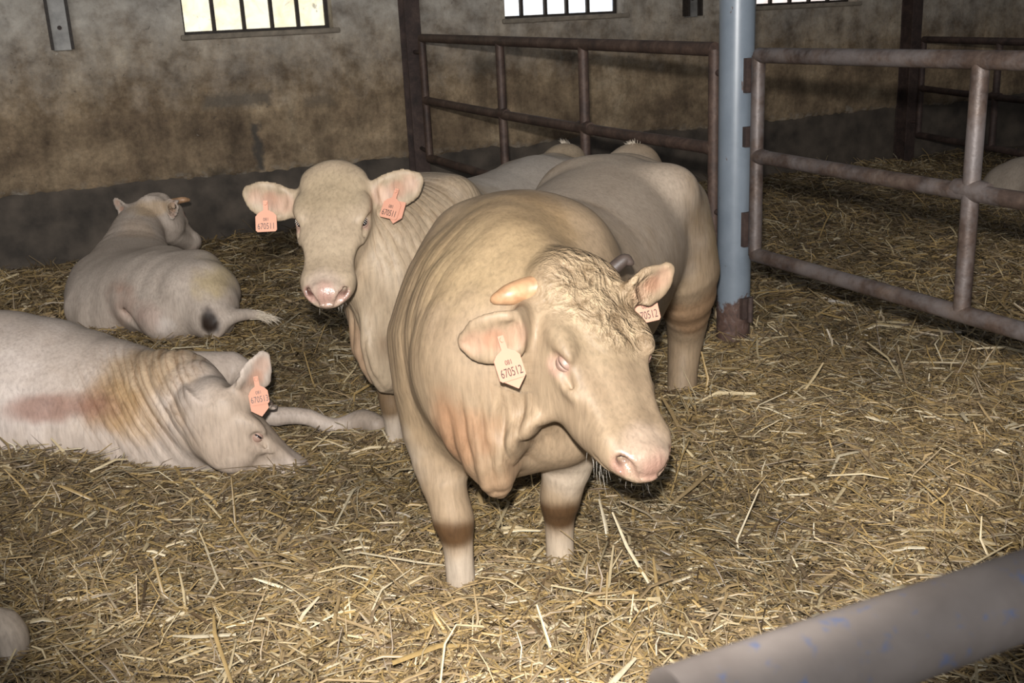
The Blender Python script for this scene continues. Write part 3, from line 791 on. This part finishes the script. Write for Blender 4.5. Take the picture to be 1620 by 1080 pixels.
# ---- the bull in front
def make_bull():
    X = Frame((1.165, 2.76, 0), (-.65, -.76)); off = X.o
    root = empty('bull', off); tag(root, 'cream bull with short horns and curly forehead standing with lowered head, tag 670512', 'bull', 'cattle in the barn')
    B = Body()
    st = [(-1.97, .07, .90, .10, .13, .16), (-1.82, .06, .82, .24, .225, .30), (-1.50, .05, .76, .325, .325, .33), (-1.10, .03, .73, .35, .335, .37),
          (-.70, .0, .71, .365, .335, .38), (-.35, .0, .74, .345, .345, .37), (-.08, .0, .76, .30, .325, .36), (.14, .01, .72, .22, .25, .30)]
    B.tube([X(*q[:3]) for q in st], [q[3:] for q in st], (0, 0, 1), .06, 2)
    # shoulders, breast, brisket
    for q in (-1, 1):
        B.tube([X(-.25, q * .17, .98), X(-.05, q * .225, .72), X(.02, q * .19, .48)], [(.10, .12), (.12, .17), (.105, .13)], X.F, .10, 2)
    B.tube([X(.20, .02, .70), X(.25, .03, .56), X(.26, .055, .44), X(.25, .065, .385)], [(.12, .10), (.085, .10), (.052, .07), (.022, .03)], X.F, .06, 2)
    B.ell(X(.02, 0, .50), (.17, .17, .17), None, .1)
    # forelegs
    B.tube([X(.00, -.20, .52), X(.07, -.185, .38), X(.095, -.155, .27), X(.10, -.140, .20), X(.10, -.132, .13), X(.10, -.130, .02), X(.10, -.13, -.12)],
           [(.105, .12), (.082, .085), (.062, .064), (.064, .064), (.048, .046), (.045, .043), (.05, .05)], X.F, .05, 2)
    B.tube([X(-.08, .20, .52), X(-.07, .185, .38), X(-.08, .16, .27), X(-.09, .145, .20), X(-.10, .138, .13), X(-.105, .135, .02), X(-.105, .135, -.12)],
           [(.105, .12), (.088, .09), (.068, .068), (.064, .064), (.048, .046), (.045, .043), (.05, .05)], X.F, .05, 2)
    # hindquarters
    for q, fo in ((1, 0.0), (-.78, -.06)):
        B.ell(X(-1.42, q * (.25 if q > 0 else .18) + .05, .95), (.12, .10, .10), None, .12)
        B.tube([X(-1.62, q * .20 + .06, .82), X(-1.60 + fo, q * .27 + .06, .58), X(-1.66 + fo, q * .29 + .05, .40), X(-1.70 + fo, q * .28 + .05, .26), X(-1.67 + fo, q * .27 + .05, .12), X(-1.62 + fo, q * .27 + .05, -.08)],
               [(.18 if q > 0 else .14, .26 if q > 0 else .20), (.155 if q > 0 else .12, .22 if q > 0 else .16), (.105, .14), (.082, .095), (.068, .075), (.064, .064)], X.F, .08, 2)
    B.ell(X(-1.93, .07, 1.00), (.10, .085, .075), None, .08)
    B.tube([X(-1.98, .07, 1.0), X(-2.07, .07, .85), X(-2.07, .07, .5)], [.04, .03, .024], (1, 0, 0), .03, 2)
    # head, turned to the animal's left
    hd = Head(P(902, 430, 2.88), cw((.36, -.80, .48)), cw((.38, .60, .70)), 1.09, 1.12, .245)
    # neck with crest and dewlap folds
    nb = hd.p(.06, 0, -.10)
    B.tube([X(-.28, 0, .86), X(-.05, .02, .84), X(.10, .09, .83), nb], [(.27, .27, .30), (.25, .24, .30), (.20, .19, .26), (.115, .09, .14)], (0, 0, 1), .09, 3)
    B.tube([X(-.15, 0, 1.00), X(.02, .06, .99), hd.p(0, 0, -.06)], [.12, .11, .07], (0, 0, 1), .08, 2)
    B.tube([hd.p(.22, 0, -.19), X(.30, .20, .64), X(.29, .12, .56), X(.26, .07, .47)], [(.035, .05), (.03, .06), (.028, .06), (.03, .05)], X.F, .05, 2)
    B.tube([X(.22, -.08, .74), X(.27, -.06, .62), X(.26, -.01, .50), X(.25, .03, .42)], [.05, .05, .035, .02], X.F, .045, 2)
    hd.add(B)
    for q in (-1, 1): B.ell(hd.p(.17, q * .088, -.135), (.135, .062, .115), hd.axes(), .05); B.ell(hd.p(.33, q * .06, -.11), (.11, .045, .06), hd.axes(), .05)
    # ears: the right one hangs out sideways, the left one shows its hollow above the far cheek
    e0 = hd.p(.07, -.115, -.06)
    hd.ear(B, -1, [e0, P(818, 527, 2.70), P(785, 535, 2.69), P(752, 541, 2.70), P(733, 540, 2.71)], cw((.05, -.42, .90)), w=.064)
    e1 = hd.p(.055, .115, -.06)
    hd.ear(B, 1, [e1, P(1010, 462, 2.88), P(1028, 451, 2.88), P(1045, 439, 2.88), P(1058, 424, 2.88)], cw((.45, -.35, .82)), w=.052)
    BR = (.36, .225, .115)
    B.paint += [(X(-.22, .03, 1.06), (.10, .30, .12), (.30, .20, .10), .7), (X(.05, .10, 1.05), (.10, .12, .10), (.34, .24, .13), .5), (X(-.02, 0, 1.0), (.30, .30, .22), (.44, .335, .21), .8), (X(.15, -.18, .72), (.22, .2, .3), (.49, .385, .26), .55), (X(.28, .0, .60), (.13, .12, .13), (.44, .25, .15), .75), (X(.12, .0, .95), (.2, .2, .2), (.50, .40, .26), .6),  # first two: neck crest shadow painted into the coat as dark brown stripes
                (X(.27, .06, .46), (.10, .09, .13), (.52, .35, .23), .5), (X(.02, -.20, .38), (.16, .14, .14), (.80, .73, .65), .8), (X(-.06, .20, .36), (.16, .14, .14), (.80, .73, .65), .8),
                (X(.15, -.14, .18), (.12, .12, .06), (.12, .065, .028), .95), (X(-.04, .15, .165), (.13, .13, .075), (.11, .06, .026), .95), (X(.10, -.13, .05), .09, (.76, .70, .63), .8), (X(-.10, .135, .04), .10, (.70, .63, .55), .7),
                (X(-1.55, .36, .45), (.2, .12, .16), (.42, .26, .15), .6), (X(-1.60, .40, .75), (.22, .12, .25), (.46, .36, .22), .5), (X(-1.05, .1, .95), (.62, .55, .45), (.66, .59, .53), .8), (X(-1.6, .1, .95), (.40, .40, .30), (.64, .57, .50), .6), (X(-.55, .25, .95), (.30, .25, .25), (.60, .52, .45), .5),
                (hd.p(.15, 0, .03), (.17, .17, .17), (.47, .385, .27), .55)]
    B.curl += [(hd.p(.07, .02, .02), (.16, .16, .15)), (hd.p(.15, .05, .03), (.13, .13, .13))]
    B.wr += [(X(.05, -.12, .80), (.30, .26, .30), X.F * .8 + X.L * .55 + A3(0, 0, .25), .35), (hd.p(.12, -.10, -.17), .13, hd.A * .7 - hd.N * .5, .9), (X(.28, .1, .58), .16, X.L, .6)]
    B.folds += [(X(.02, -.10, .82), .30, X.F * .8 + X.L * .6 + A3(0, 0, .3), .085, .004), (X(.27, .08, .55), .16, X.L * .9 + X.F * .2, .05, .012)]
    hb = hd.box()
    B.extract(.015, .0062, [hb]).smooth(2, .35)
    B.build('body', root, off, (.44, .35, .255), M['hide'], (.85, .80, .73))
    hd.eye(-1, root, off, .15); hd.eye(1, root, off, .2)
    horn(root, off, [hd.p(.04, -.085, .0), P(832, 459, 2.80), P(805, 466, 2.78), P(784, 473, 2.78)], [.034, .034, .028, .016])
    horn(root, off, [hd.p(.02, .085, -.005), P(986, 412, 2.93), P(997, 415, 2.93)], [.020, .018, .012], 'horn_dark')
    ear_tag(root, off, P(793, 538, 2.65), cw((.30, -.95, .05)), cw((.45, .18, .87)), '670512', back=(.006, .022))
    ear_tag(root, off, P(1013, 452, 2.93), cw((.22, -.97, .0)), cw((.25, .2, .95)), '670512')
    rts = [hd.p(rng.uniform(.40, .50), rng.uniform(-.07, .07), -.135) for _ in range(50)]
    hairs('whiskers', root, off, rts, [A3(0, 0, -1) + hd.A * .3 for _ in rts], .055, .0004, 'lash')
    rts = [X(-1.93 + rng.normal(0, .014), .07 + rng.normal(0, .012), 1.06) for _ in range(34)]
    hairs('tail_head_tuft', root, off, rts, [A3(-.3, 0, 1) for _ in rts], .035, .0014, 'hair', .5)
    return root
make_bull()

# ---- the cow standing behind, facing the photographer
def make_cow():
    X = Frame((1.275, 3.905, 0), (-.72, -.694)); off = X.o
    root = empty('cow', off); tag(root, 'cream hornless cow facing forward behind the bull, tags 670511 in both spread ears', 'cow', 'cattle in the barn')
    B = Body()
    st = [(-2.0, .0, .80, .09, .11, .14), (-1.85, .0, .74, .20, .19, .28), (-1.50, .0, .68, .265, .285, .30), (-1.05, -.02, .66, .285, .29, .33),
          (-.65, -.02, .66, .29, .31, .34), (-.32, .0, .70, .27, .31, .33), (-.06, .0, .72, .24, .30, .32), (.12, .0, .68, .17, .22, .26)]
    B.tube([X(*q[:3]) for q in st], [q[3:] for q in st], (0, 0, 1), .06, 2)
    for q in (-1, 1):
        B.tube([X(-.22, q * .13, .96), X(-.04, q * .18, .68), X(.0, q * .15, .46)], [(.09, .11), (.11, .15), (.085, .11)], X.F, .09, 2)
        B.tube([X(-1.62, q * .17, .76), X(-1.58, q * .22, .55), X(-1.66, q * .23, .38), X(-1.70, q * .22, .24), X(-1.66, q * .22, .1), X(-1.62, q * .22, -.08)],
               [(.15, .22), (.13, .19), (.09, .12), (.07, .085), (.06, .065), (.056, .056)], X.F, .08, 2)
        lq = .15 if q > 0 else .085
        B.tube([X(.0, q * .16, .50), X(.04, q * (lq + .03), .36), X(.05, q * (lq + .01), .24), X(.05, q * lq, .17), X(.05, q * lq, .10), X(.05, q * lq, -.02), X(.05, q * lq, -.14)],
               [(.085, .10), (.062, .07), (.048, .052), (.052, .054), (.040, .040), (.038, .038), (.043, .043)], X.F, .05, 2)
    B.ell(X(-1.93, 0, .90), (.10, .08, .07), None, .08)
    hd = Head(P(530, 278, 3.93), cw((.03, -.79, .61)), cw((.0, .61, .79)), 1.01, 1.04)
    nb = hd.p(.06, 0, -.12)
    B.tube([X(-.25, 0, .80), X(-.02, -.01, .82), X(.14, -.06, .85), nb], [(.21, .25, .28), (.17, .20, .27), (.135, .15, .22), (.09, .07, .11)], (0, 0, 1), .08, 3)
    # dewlap and brisket
    B.tube([hd.p(.20, 0, -.20), X(.22, -.05, .66), X(.24, -.02, .50), X(.20, -.01, .36), X(.10, -.01, .30)], [(.03, .05), (.035, .07), (.045, .09), (.055, .08), (.05, .05)], X.F, .06, 2)
    B.tube([X(.12, -.12, .60), X(.18, -.10, .45), X(.16, -.08, .34)], [.06, .06, .04], X.F, .06, 2)
    hd.add(B)
    hd.ear(B, -1, [hd.p(.065, -.105, -.065), P(450, 322, 3.90), P(430, 318, 3.90), P(404, 310, 3.89), P(389, 303, 3.90)], cw((.10, -.25, .95)), w=.066, th=.013)
    hd.ear(B, 1, [hd.p(.065, .105, -.065), P(605, 307, 3.91), P(627, 300, 3.91), P(650, 289, 3.90), P(664, 281, 3.91)], cw((-.10, -.25, .95)), w=.066, th=.013)
    B.paint += [(hd.p(.12, 0, .03), (.13, .13, .13), (.47, .39, .27), .7), (X(.2, -.1, .45), (.16, .14, .16), (.42, .27, .17), .6), (X(.10, -.085, .19), .075, (.16, .10, .05), .85),
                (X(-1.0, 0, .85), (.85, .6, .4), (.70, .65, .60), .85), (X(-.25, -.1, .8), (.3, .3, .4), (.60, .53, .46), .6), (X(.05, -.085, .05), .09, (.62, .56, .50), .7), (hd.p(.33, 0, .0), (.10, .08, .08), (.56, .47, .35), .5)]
    B.wr += [(X(.0, -.12, .82), (.42, .34, .40), X.F * .9 + A3(0, 0, .1), 1.0)]
    B.folds += [(X(.05, -.12, .75), .28, X.F * .9 - X.L * .2, .05, .006), (X(.2, -.1, .45), .18, X.L * .8 + X.F * .4, .05, .012)]
    B.extract(.016, .0066, [hd.box(.36)]).smooth(2, .35)
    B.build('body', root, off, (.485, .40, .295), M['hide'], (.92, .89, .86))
    hd.eye(-1, root, off, 1.1); hd.eye(1, root, off, 1.1)
    ear_tag(root, off, P(420, 322, 3.855), cw((.05, -1, .05)), cw((.0, .1, 1)), '670511')
    ear_tag(root, off, P(627, 303, 3.865), cw((-.30, -.95, .05)), cw((-.45, .1, .9)), '670511', back=(.02, .01))
    rts = [hd.p(rng.uniform(.42, .49), rng.uniform(-.05, .05), -.14) for _ in range(30)]
    hairs('whiskers', root, off, rts, [A3(0, 0, -1) + hd.A * .3 for _ in rts], .04, .0007, 'lash')
    rts = [X(-1.95 + rng.normal(0, .012), rng.normal(0, .012), .965) for _ in range(26)]
    hairs('tail_head_tuft', root, off, rts, [A3(-.3, 0, 1) for _ in rts], .03, .0012, 'hair', .5)
make_cow()

# ---- the young bull lying by the wall, seen from behind
def make_far_lying():
    off = A3(.6, 6.6, 0)
    root = empty('young_bull', off); tag(root, 'small-horned pale bull lying in straw facing the back wall, rump stained with dung', 'bull', 'cattle in the barn')
    B = Body()
    T = [P(300, 470, 6.05), P(255, 462, 6.30), P(215, 455, 6.60), P(208, 425, 6.95), P(214, 385, 7.15), P(222, 355, 7.3)]
    B.tube(T, [(.20, .20, .24), (.31, .25, .28), (.37, .24, .32), (.29, .22, .3), (.19, .16, .22), (.13, .12, .16)], (0, 0, 1), .07, 3)
    # left hip and thigh carrying the tail, right flank swelling out over the folded leg
    B.tube([P(300, 440, 6.2), P(330, 460, 6.05), P(335, 500, 5.95)], [(.15, .15), (.165, .19), (.13, .15)], cw((0, 0, 1)), .07, 2)
    B.tube([P(150, 450, 6.75), P(150, 490, 6.45), P(175, 505, 6.30)], [(.15, .16), (.16, .18), (.12, .12)], cw((0, 0, 1)), .08, 2)
    B.tube([P(225, 480, 6.15), P(260, 505, 6.0)], [(.13, .14), (.13, .14)], cw((0, 0, 1)), .06, 1)
    B.ell(P(262, 412, 6.45), (.12, .14, .075), None, .08); B.ell(P(318, 425, 6.18), (.10, .12, .10), None, .07)
    B.tube([P(206, 455, 6.20), P(204, 490, 6.06), P(212, 522, 5.98)], [.014, .022, .014], (0, 0, 1), .05, 2, True)
    hd = Head(P(240, 318, 7.34), cw((.36, -.46, -.81)), cw((-.2, .80, -.56)), .93, 1.05)
    B.tube([P(214, 385, 7.15), P(222, 350, 7.3), hd.p(.06, 0, -.09)], [(.17, .16), (.14, .13), (.10, .09)], (0, 0, 1), .06, 2)
    hd.add(B, False)
    hd.ear(B, -1, [hd.p(.05, -.10, -.05), P(204, 343, 7.28), P(196, 333, 7.26), P(187, 322, 7.25), P(182, 315, 7.25)], cw((-.5, -.1, .85)), w=.055)
    hd.ear(B, 1, [hd.p(.05, .10, -.05), P(272, 322, 7.24), P(272, 330, 7.20), P(272, 338, 7.17), P(273, 345, 7.15)], cw((.6, .0, .8)), w=.05)
    # tail lying out over the straw
    B.tube([P(352, 470, 5.98), P(352, 510, 5.90), P(345, 525, 5.86)], [.045, .035, .030], (0, 0, 1), .04, 2)
    B.tube([P(340, 528, 5.84), P(352, 512, 5.86), P(372, 500, 5.92), P(400, 497, 6.0), P(430, 503, 6.02)], [.030, .036, .038, .032, .012], (0, 0, 1), .02, 3)
    B.paint += [(P(190, 430, 6.45), (.11, .5, .08), (.33, .19, .13), .75), (P(195, 475, 6.2), (.10, .5, .13), (.44, .30, .24), .65), (P(330, 440, 6.05), (.16, .4, .12), (.48, .38, .20), .7),
                (P(333, 508, 5.82), (.060, .25, .09), (.030, .018, .012), 1.0), (P(330, 512, 5.80), (.05, .25, .07), (.028, .017, .011), 1.0), (P(330, 490, 5.84), (.03, .06, .04), (.05, .03, .02), .8), (P(262, 515, 5.9), (.06, .1, .05), (.66, .60, .56), .6), (P(360, 480, 5.95), (.05, .05, .08), (.18, .12, .07), .5),
                (P(240, 330, 7.2), (.15, .15, .06), (.50, .37, .23), .7), (P(215, 370, 7.0), (.12, .2, .12), (.50, .38, .28), .5), (P(240, 500, 5.95), (.10, .12, .10), (.47, .33, .28), .5)]
    B.extract(.018, .011, [hd.box(.25)]).smooth(2)
    B.build('body', root, off, (.51, .44, .38), M['hide'], (1.27, 1.26, 1.26))
    hd.eye(1, root, off, .6)
    horn(root, off, [hd.p(.03, .09, 0), P(284, 317, 7.33), P(298, 316, 7.35)], [.025, .022, .013])
    g = [P(400 + 25 * t, 498 + 3 * t + rng.normal(0, 3), 5.98) + rng.normal(0, .008, 3) for t in rng.random(60)]
    hairs('tail_hair', root, off, g, [cw((.97, .02 - .25 * random.random(), 0)) for _ in g], .09, .0028, 'hair', .5)
make_far_lying()

# ---- the sleeping one on the left, head laid on the straw
def make_sleeper():
    off = A3(-.2, 4.4, 0)
    root = empty('cow', off); tag(root, 'pale cow asleep on its side with its head laid on the straw, tag 670513', 'cow', 'cattle in the barn')
    B = Body()
    T = [A3(-1.5, 5.0, .14), A3(-1.15, 4.95, .22), A3(-.75, 4.82, .25), A3(-.25, 4.60, .245), A3(.10, 4.38, .20), A3(.30, 4.16, .19), A3(.42, 4.0, .17)]
    B.tube(T, [(.15, .15, .2), (.31, .30, .3), (.38, .36, .3), (.38, .375, .3), (.33, .30, .3), (.24, .24, .3), (.15, .17, .2)], (0, 0, 1), .07, 3)
    B.ell(A3(.16, 4.30, .30), (.16, .16, .18), None, .1)                                   # shoulder
    B.tube([A3(-.75, 4.55, .25), A3(-.35, 4.32, .15), A3(-.65, 4.22, .06), A3(-.95, 4.25, .03)], [.22, .13, .07, .05], (0, 0, 1), .07, 2)   # folded hind leg
    hd = Head(P(341, 622, 3.90), cw((.64, -.52, -.40)), cw((.58, .80, .0)), .95, .98)
    B.tube([A3(.26, 4.20, .20), P(290, 635, 4.08), hd.p(.05, 0, -.10)], [(.22, .25, .25), (.17, .20, .22), (.10, .11, .13)], (0, 0, 1), .07, 3)
    hd.add(B)
    hd.ear(B, -1, [hd.p(.03, -.085, -.04), P(392, 618, 3.88), P(402, 600, 3.87), P(411, 580, 3.88), P(418, 560, 3.89)], cw((.75, -.05, .65)), w=.072)
    hd.ear(B, 1, [hd.p(.04, .09, -.03), P(405, 650, 4.12), P(418, 640, 4.16), P(425, 636, 4.2), P(430, 634, 4.22)], cw((.3, .5, -.6)), w=.05)
    # far foreleg stretched forward beyond the head
    B.tube([A3(.25, 4.42, .28), P(365, 583, 4.55), P(392, 612, 4.50), P(420, 655, 4.42), P(455, 657, 4.44), P(490, 660, 4.47), P(530, 676, 4.50), P(572, 664, 4.50), P(596, 672, 4.47)],
           [.13, .075, .062, .048, .038, .036, .036, .048, .044], (0, 0, 1), .04, 2)
    B.paint += [(P(175, 640, 4.0), (.13, .2, .10), (.33, .20, .10), .8), (P(240, 585, 4.0), (.22, .2, .12), (.45, .32, .17), .65), (P(215, 660, 3.95), (.12, .2, .10), (.47, .33, .18), .6), (P(290, 650, 3.9), (.06, .1, .07), (.38, .27, .16), .6),
                (P(30, 600, 4.3), (.40, .5, .25), (.66, .60, .56), .8), (hd.p(.15, -.08, -.06), (.26, .2, .2), (.46, .375, .29), .75), (P(105, 634, 4.05), (.22, .25, .06), (.27, .135, .095), .75), (P(80, 605, 4.15), (.04, .1, .03), (.40, .26, .18), .6), (P(580, 664, 4.45), .09, (.30, .25, .20), .8)]
    B.wr += [(P(250, 610, 4.0), (.32, .35, .24), cw((.8, .5, 0)), .9), (hd.p(.23, -.11, -.05), .05, hd.A, .6)]
    B.folds += [(P(250, 610, 4.0), .28, cw((.8, .5, 0)), .05, .007)]
    B.extract(.016, .008, [hd.box(.20)]).smooth(2)
    B.build('body', root, off, (.55, .48, .42), M['hide'], (1.0, .98, .98))
    hd.eye(-1, root, off, .35)
    ear_tag(root, off, P(405, 600, 3.84), cw((.18, -.98, .0)), cw((.25, .25, .93)), '670513', h=.052, w_=.066, back=(-.006, .03))
make_sleeper()

# ---- two more animals that only reach into the picture
def make_lying_cow(off, yaw, label, res=.02, scale=1.0, leg=None):
    X = Frame(off, (math.cos(yaw), math.sin(yaw))); root = empty('cow', off); tag(root, label, 'cow', 'cattle in the barn')
    B = Body(); k = scale
    T = [(-.95, .20), (-.75, .26), (-.3, .27), (.15, .26), (.45, .28), (.62, .34)]
    B.tube([X(a * k, 0, z * k) for a, z in T], [tuple(q * k for q in r) for r in [(.14, .16, .2), (.29, .26, .3), (.36, .27, .3), (.33, .28, .3), (.22, .24, .28), (.14, .16, .2)]], (0, 0, 1), .07, 3)
    hd = Head(X(.92 * k, .02, .58 * k), X.F * .8 + A3(0, 0, -.6), X.F * .6 + A3(0, 0, .8), .95 * k)
    B.tube([X(.45 * k, 0, .32 * k), X(.70 * k, 0, .44 * k), hd.p(.05, 0, -.09)], [(.19 * k, .2 * k), (.14 * k, .16 * k), (.10 * k, .1 * k)], (0, 0, 1), .06, 2)
    hd.add(B, False)
    for q in (-1, 1):
        hd.ear(B, q, [hd.p(.06, q * .10, -.05), hd.p(.07, q * .16, -.05), hd.p(.08, q * .21, -.06), hd.p(.09, q * .25, -.07), hd.p(.09, q * .28, -.08)], hd.N * .5 + hd.A * .8, w=.06)
        B.tube([X(-.55 * k, q * .26 * k, .22 * k), X(-.20 * k, q * .36 * k, .12 * k), X(-.45 * k, q * .40 * k, .05 * k), X(-.70 * k, q * .40 * k, .03 * k)], [.18 * k, .10 * k, .06 * k, .05 * k], (0, 0, 1), .06, 2)
        B.tube([X(.35 * k, q * .18 * k, .16 * k), X(.58 * k, q * .20 * k, .07 * k), X(.40 * k, q * .24 * k, .03 * k)], [.12 * k, .06 * k, .045 * k], (0, 0, 1), .05, 2)
    if leg: B.tube([np.asarray(p) for p in leg[0]], leg[1], (0, 0, 1), .05, 2)
    B.extract(res).smooth(2); B.build('body', root, off, (.50, .43, .36), M['hide'])
    hd.eye(1, root, off, .8); hd.eye(-1, root, off, .8)
make_lying_cow(A3(-1.75, 2.55, 0), math.radians(200), 'pale hind leg of a cow resting on the straw below the sleeping cow', .02, 1.0,
               ([(-1.25, 2.75, .20), (-.75, 2.98, .13), (-.40, 3.04, .09), (-.285, 3.055, .05), (-.265, 3.03, .0)], [.16, .09, .066, .066, .05]))
make_lying_cow(A3(7.45, 5.35, -.11), math.radians(-60), 'pale cow lying in the straw of the neighbouring pen behind the gate', .022, 1.0)


# ------------------------------------------------------------------ straw bedding (nobody could count it)
def straw(name, n, dmin, dmax, vprof, label, lens, wid, lift, up_share, pale=False):
    # positions spread over the ground the pen shows, thinning with distance
    N0 = int(n * 4.2); ang = rng.uniform(math.radians(-36), math.radians(36), N0)
    # radial density: constant per area near, thinning as 1/r^2 beyond 4.6 m
    rr = np.linspace(dmin, dmax, 2000); pdf = rr * np.minimum(1, (4.6 / rr) ** 2); cdf = np.cumsum(pdf); cdf /= cdf[-1]
    r = np.interp(rng.random(N0), cdf, rr)
    ca = math.atan2(.8764, .3840); a = ca + ang
    x = r * np.cos(a); y = r * np.sin(a)
    ok = (y < YW - .12) & (y > .2) & (x > -3)
    x, y, r = x[ok][:n], y[ok][:n], r[ok][:n]; n = len(x)
    L = np.exp(rng.normal(math.log(lens), .55, n)).clip(.02, .30); W = wid * np.exp(rng.normal(0, .45, n)).clip(.35, 2.4)
    W = W * np.where(r > 5, 1.15, 1.0)
    flow = 6.3 * fbm(x * .9 + 31, y * .9 + 11, None, 2)
    az = flow + rng.normal(0, .9, n); az = np.where(rng.random(n) < .35, rng.uniform(0, 6.28, n), az)
    el = rng.normal(0, .20, n); upm = rng.random(n) < up_share; el = np.where(upm, rng.uniform(.35, 1.15, n), el)
    z = hground(x, y) + lift * rng.random(n) ** 1.3 + np.where(upm, .2 * L, 0)
    d = np.stack([np.cos(az) * np.cos(el), np.sin(az) * np.cos(el), np.sin(el)], -1)
    sd = np.stack([-np.sin(az), np.cos(az), np.zeros(n)], -1); nm = np.cross(d, sd)
    roll = rng.normal(0, .6, n)[:, None]; s2 = sd * np.cos(roll) + nm * np.sin(roll); n2 = nm * np.cos(roll) - sd * np.sin(roll)
    z = z + (.012 if pale else 0)
    c = np.stack([x, y, z], -1); bend = rng.normal(0, .10, n)[:, None] * L[:, None]; bend2 = rng.normal(0, .07, n)[:, None] * L[:, None]
    p0 = c - d * L[:, None] * .5; p2 = c + d * L[:, None] * .5; p1 = c + d * L[:, None] * rng.uniform(-.2, .2, n)[:, None] + sd * bend + A3(0, 0, 1) * np.abs(bend2)
    hw = (W * .5)[:, None]; rows = []
    if vprof:
        for p, f in ((p0, .85), (p1, 1.0), (p2, .55)): rows += [p - s2 * hw * f, p + n2 * hw * .75 * f, p + s2 * hw * f]
        k = 9; fc = [(0, 1, 4, 3), (1, 2, 5, 4), (3, 4, 7, 6), (4, 5, 8, 7)]
    else:
        for p, f in ((p0, .85), (p1, 1.0), (p2, .6)): rows += [p - s2 * hw * f, p + s2 * hw * f]
        k = 6; fc = [(0, 1, 3, 2), (2, 3, 5, 4)]
    # straw lies against hides and the pole: drop the pieces that would spear through them above the bedding
    keep = np.ones(n, bool); top = np.maximum(np.maximum(p0[:, 2], p1[:, 2]), p2[:, 2]) - hground(x, y)
    for i in np.nonzero(top > .055)[0]:
        for a_, b_ in ((p0[i], p1[i]), (p1[i], p2[i])):
            v_ = b_ - a_; ln = float(np.linalg.norm(v_))
            if ln > 1e-6 and any(t_.ray_cast(Vector(a_), Vector(v_ / ln), ln)[0] is not None for t_ in SOLIDS): keep[i] = False; break
    V = np.stack(rows, 1)[keep].reshape(-1, 3); b = (np.arange(int(keep.sum())) * k)[:, None]
    Q = np.concatenate([b + np.array(f)[None] for f in fc])
    pal = np.array([(.50, .355, .155), (.43, .315, .165), (.36, .265, .150), (.27, .20, .125), (.66, .545, .34), (.80, .70, .50), (.16, .108, .060), (.44, .36, .25)])
    pr = np.array([.23, .22, .17, .12, .11, .04, .06, .05]); ci = rng.choice(len(pal), n, p=pr)
    if pale: ci = rng.choice([0, 1, 4, 4, 4, 5], n)
    dirt = np.clip(fbm(x * 1.1 + 71, y * 1.1 + 3, None, 3) * 2.2 - .55, 0, 1)
    Cc = pal[ci] * rng.uniform(.50, .86, n)[:, None] * np.array([1.03, .985, .93])
    Cc = Cc * (1 - .45 * dirt[:, None]) * np.array([1, 1 - .0, 1])
    Cc = np.repeat(Cc[keep], k, 0)
    me = fast_mesh(name, V, Q, smooth=False)
    at = me.attributes.new('straw_col', 'FLOAT_COLOR', 'POINT'); at.data.foreach_set('color', np.hstack([Cc, np.ones((len(Cc), 1))]).astype(np.float32).ravel())
    me.materials.append(M['straw']); o = link(bpy.data.objects.new(name, me)); tag(o, label, 'straw', kind='stuff'); return o
t = NT('straw'); at_ = t.n('ShaderNodeAttribute', attribute_name='straw_col')
t.col(t.mix(.5, at_.outputs['Color'], t.ramp(t.noise(t.coords(), 55, 3), [(.3, .7), (.7, 1.25)]), 'MULTIPLY'))
t.b.inputs['Roughness'].default_value = .42; t.b.inputs['Specular IOR Level'].default_value = .45
M['straw'] = t.m
from mathutils.bvhtree import BVHTree
bpy.context.view_layer.update()
SOLIDS = [BVHTree.FromPolygons([o.matrix_world @ v.co for v in o.data.vertices], [p.vertices[:] for p in o.data.polygons])
          for o in bpy.data.objects if o.type == 'MESH' and o.parent and (o.name.split('.')[0] == 'body' or o.name == 'shaft')]
straw('straw_bedding', 95000, 1.9, 5.2, True, 'loose golden straw bedding strewn across the pen floor around the cattle', .072, .0052, .045, .045)
straw('straw_stalks', 2600, 1.9, 6.0, True, 'long pale straw stalks lying loose on top of the bedding', .14, .0068, .055, .07, True)
straw('straw_litter', 150000, 4.8, 12.5, False, 'flattened brownish straw further back towards the barn wall and neighbouring pen', .080, .0056, .045, .05)
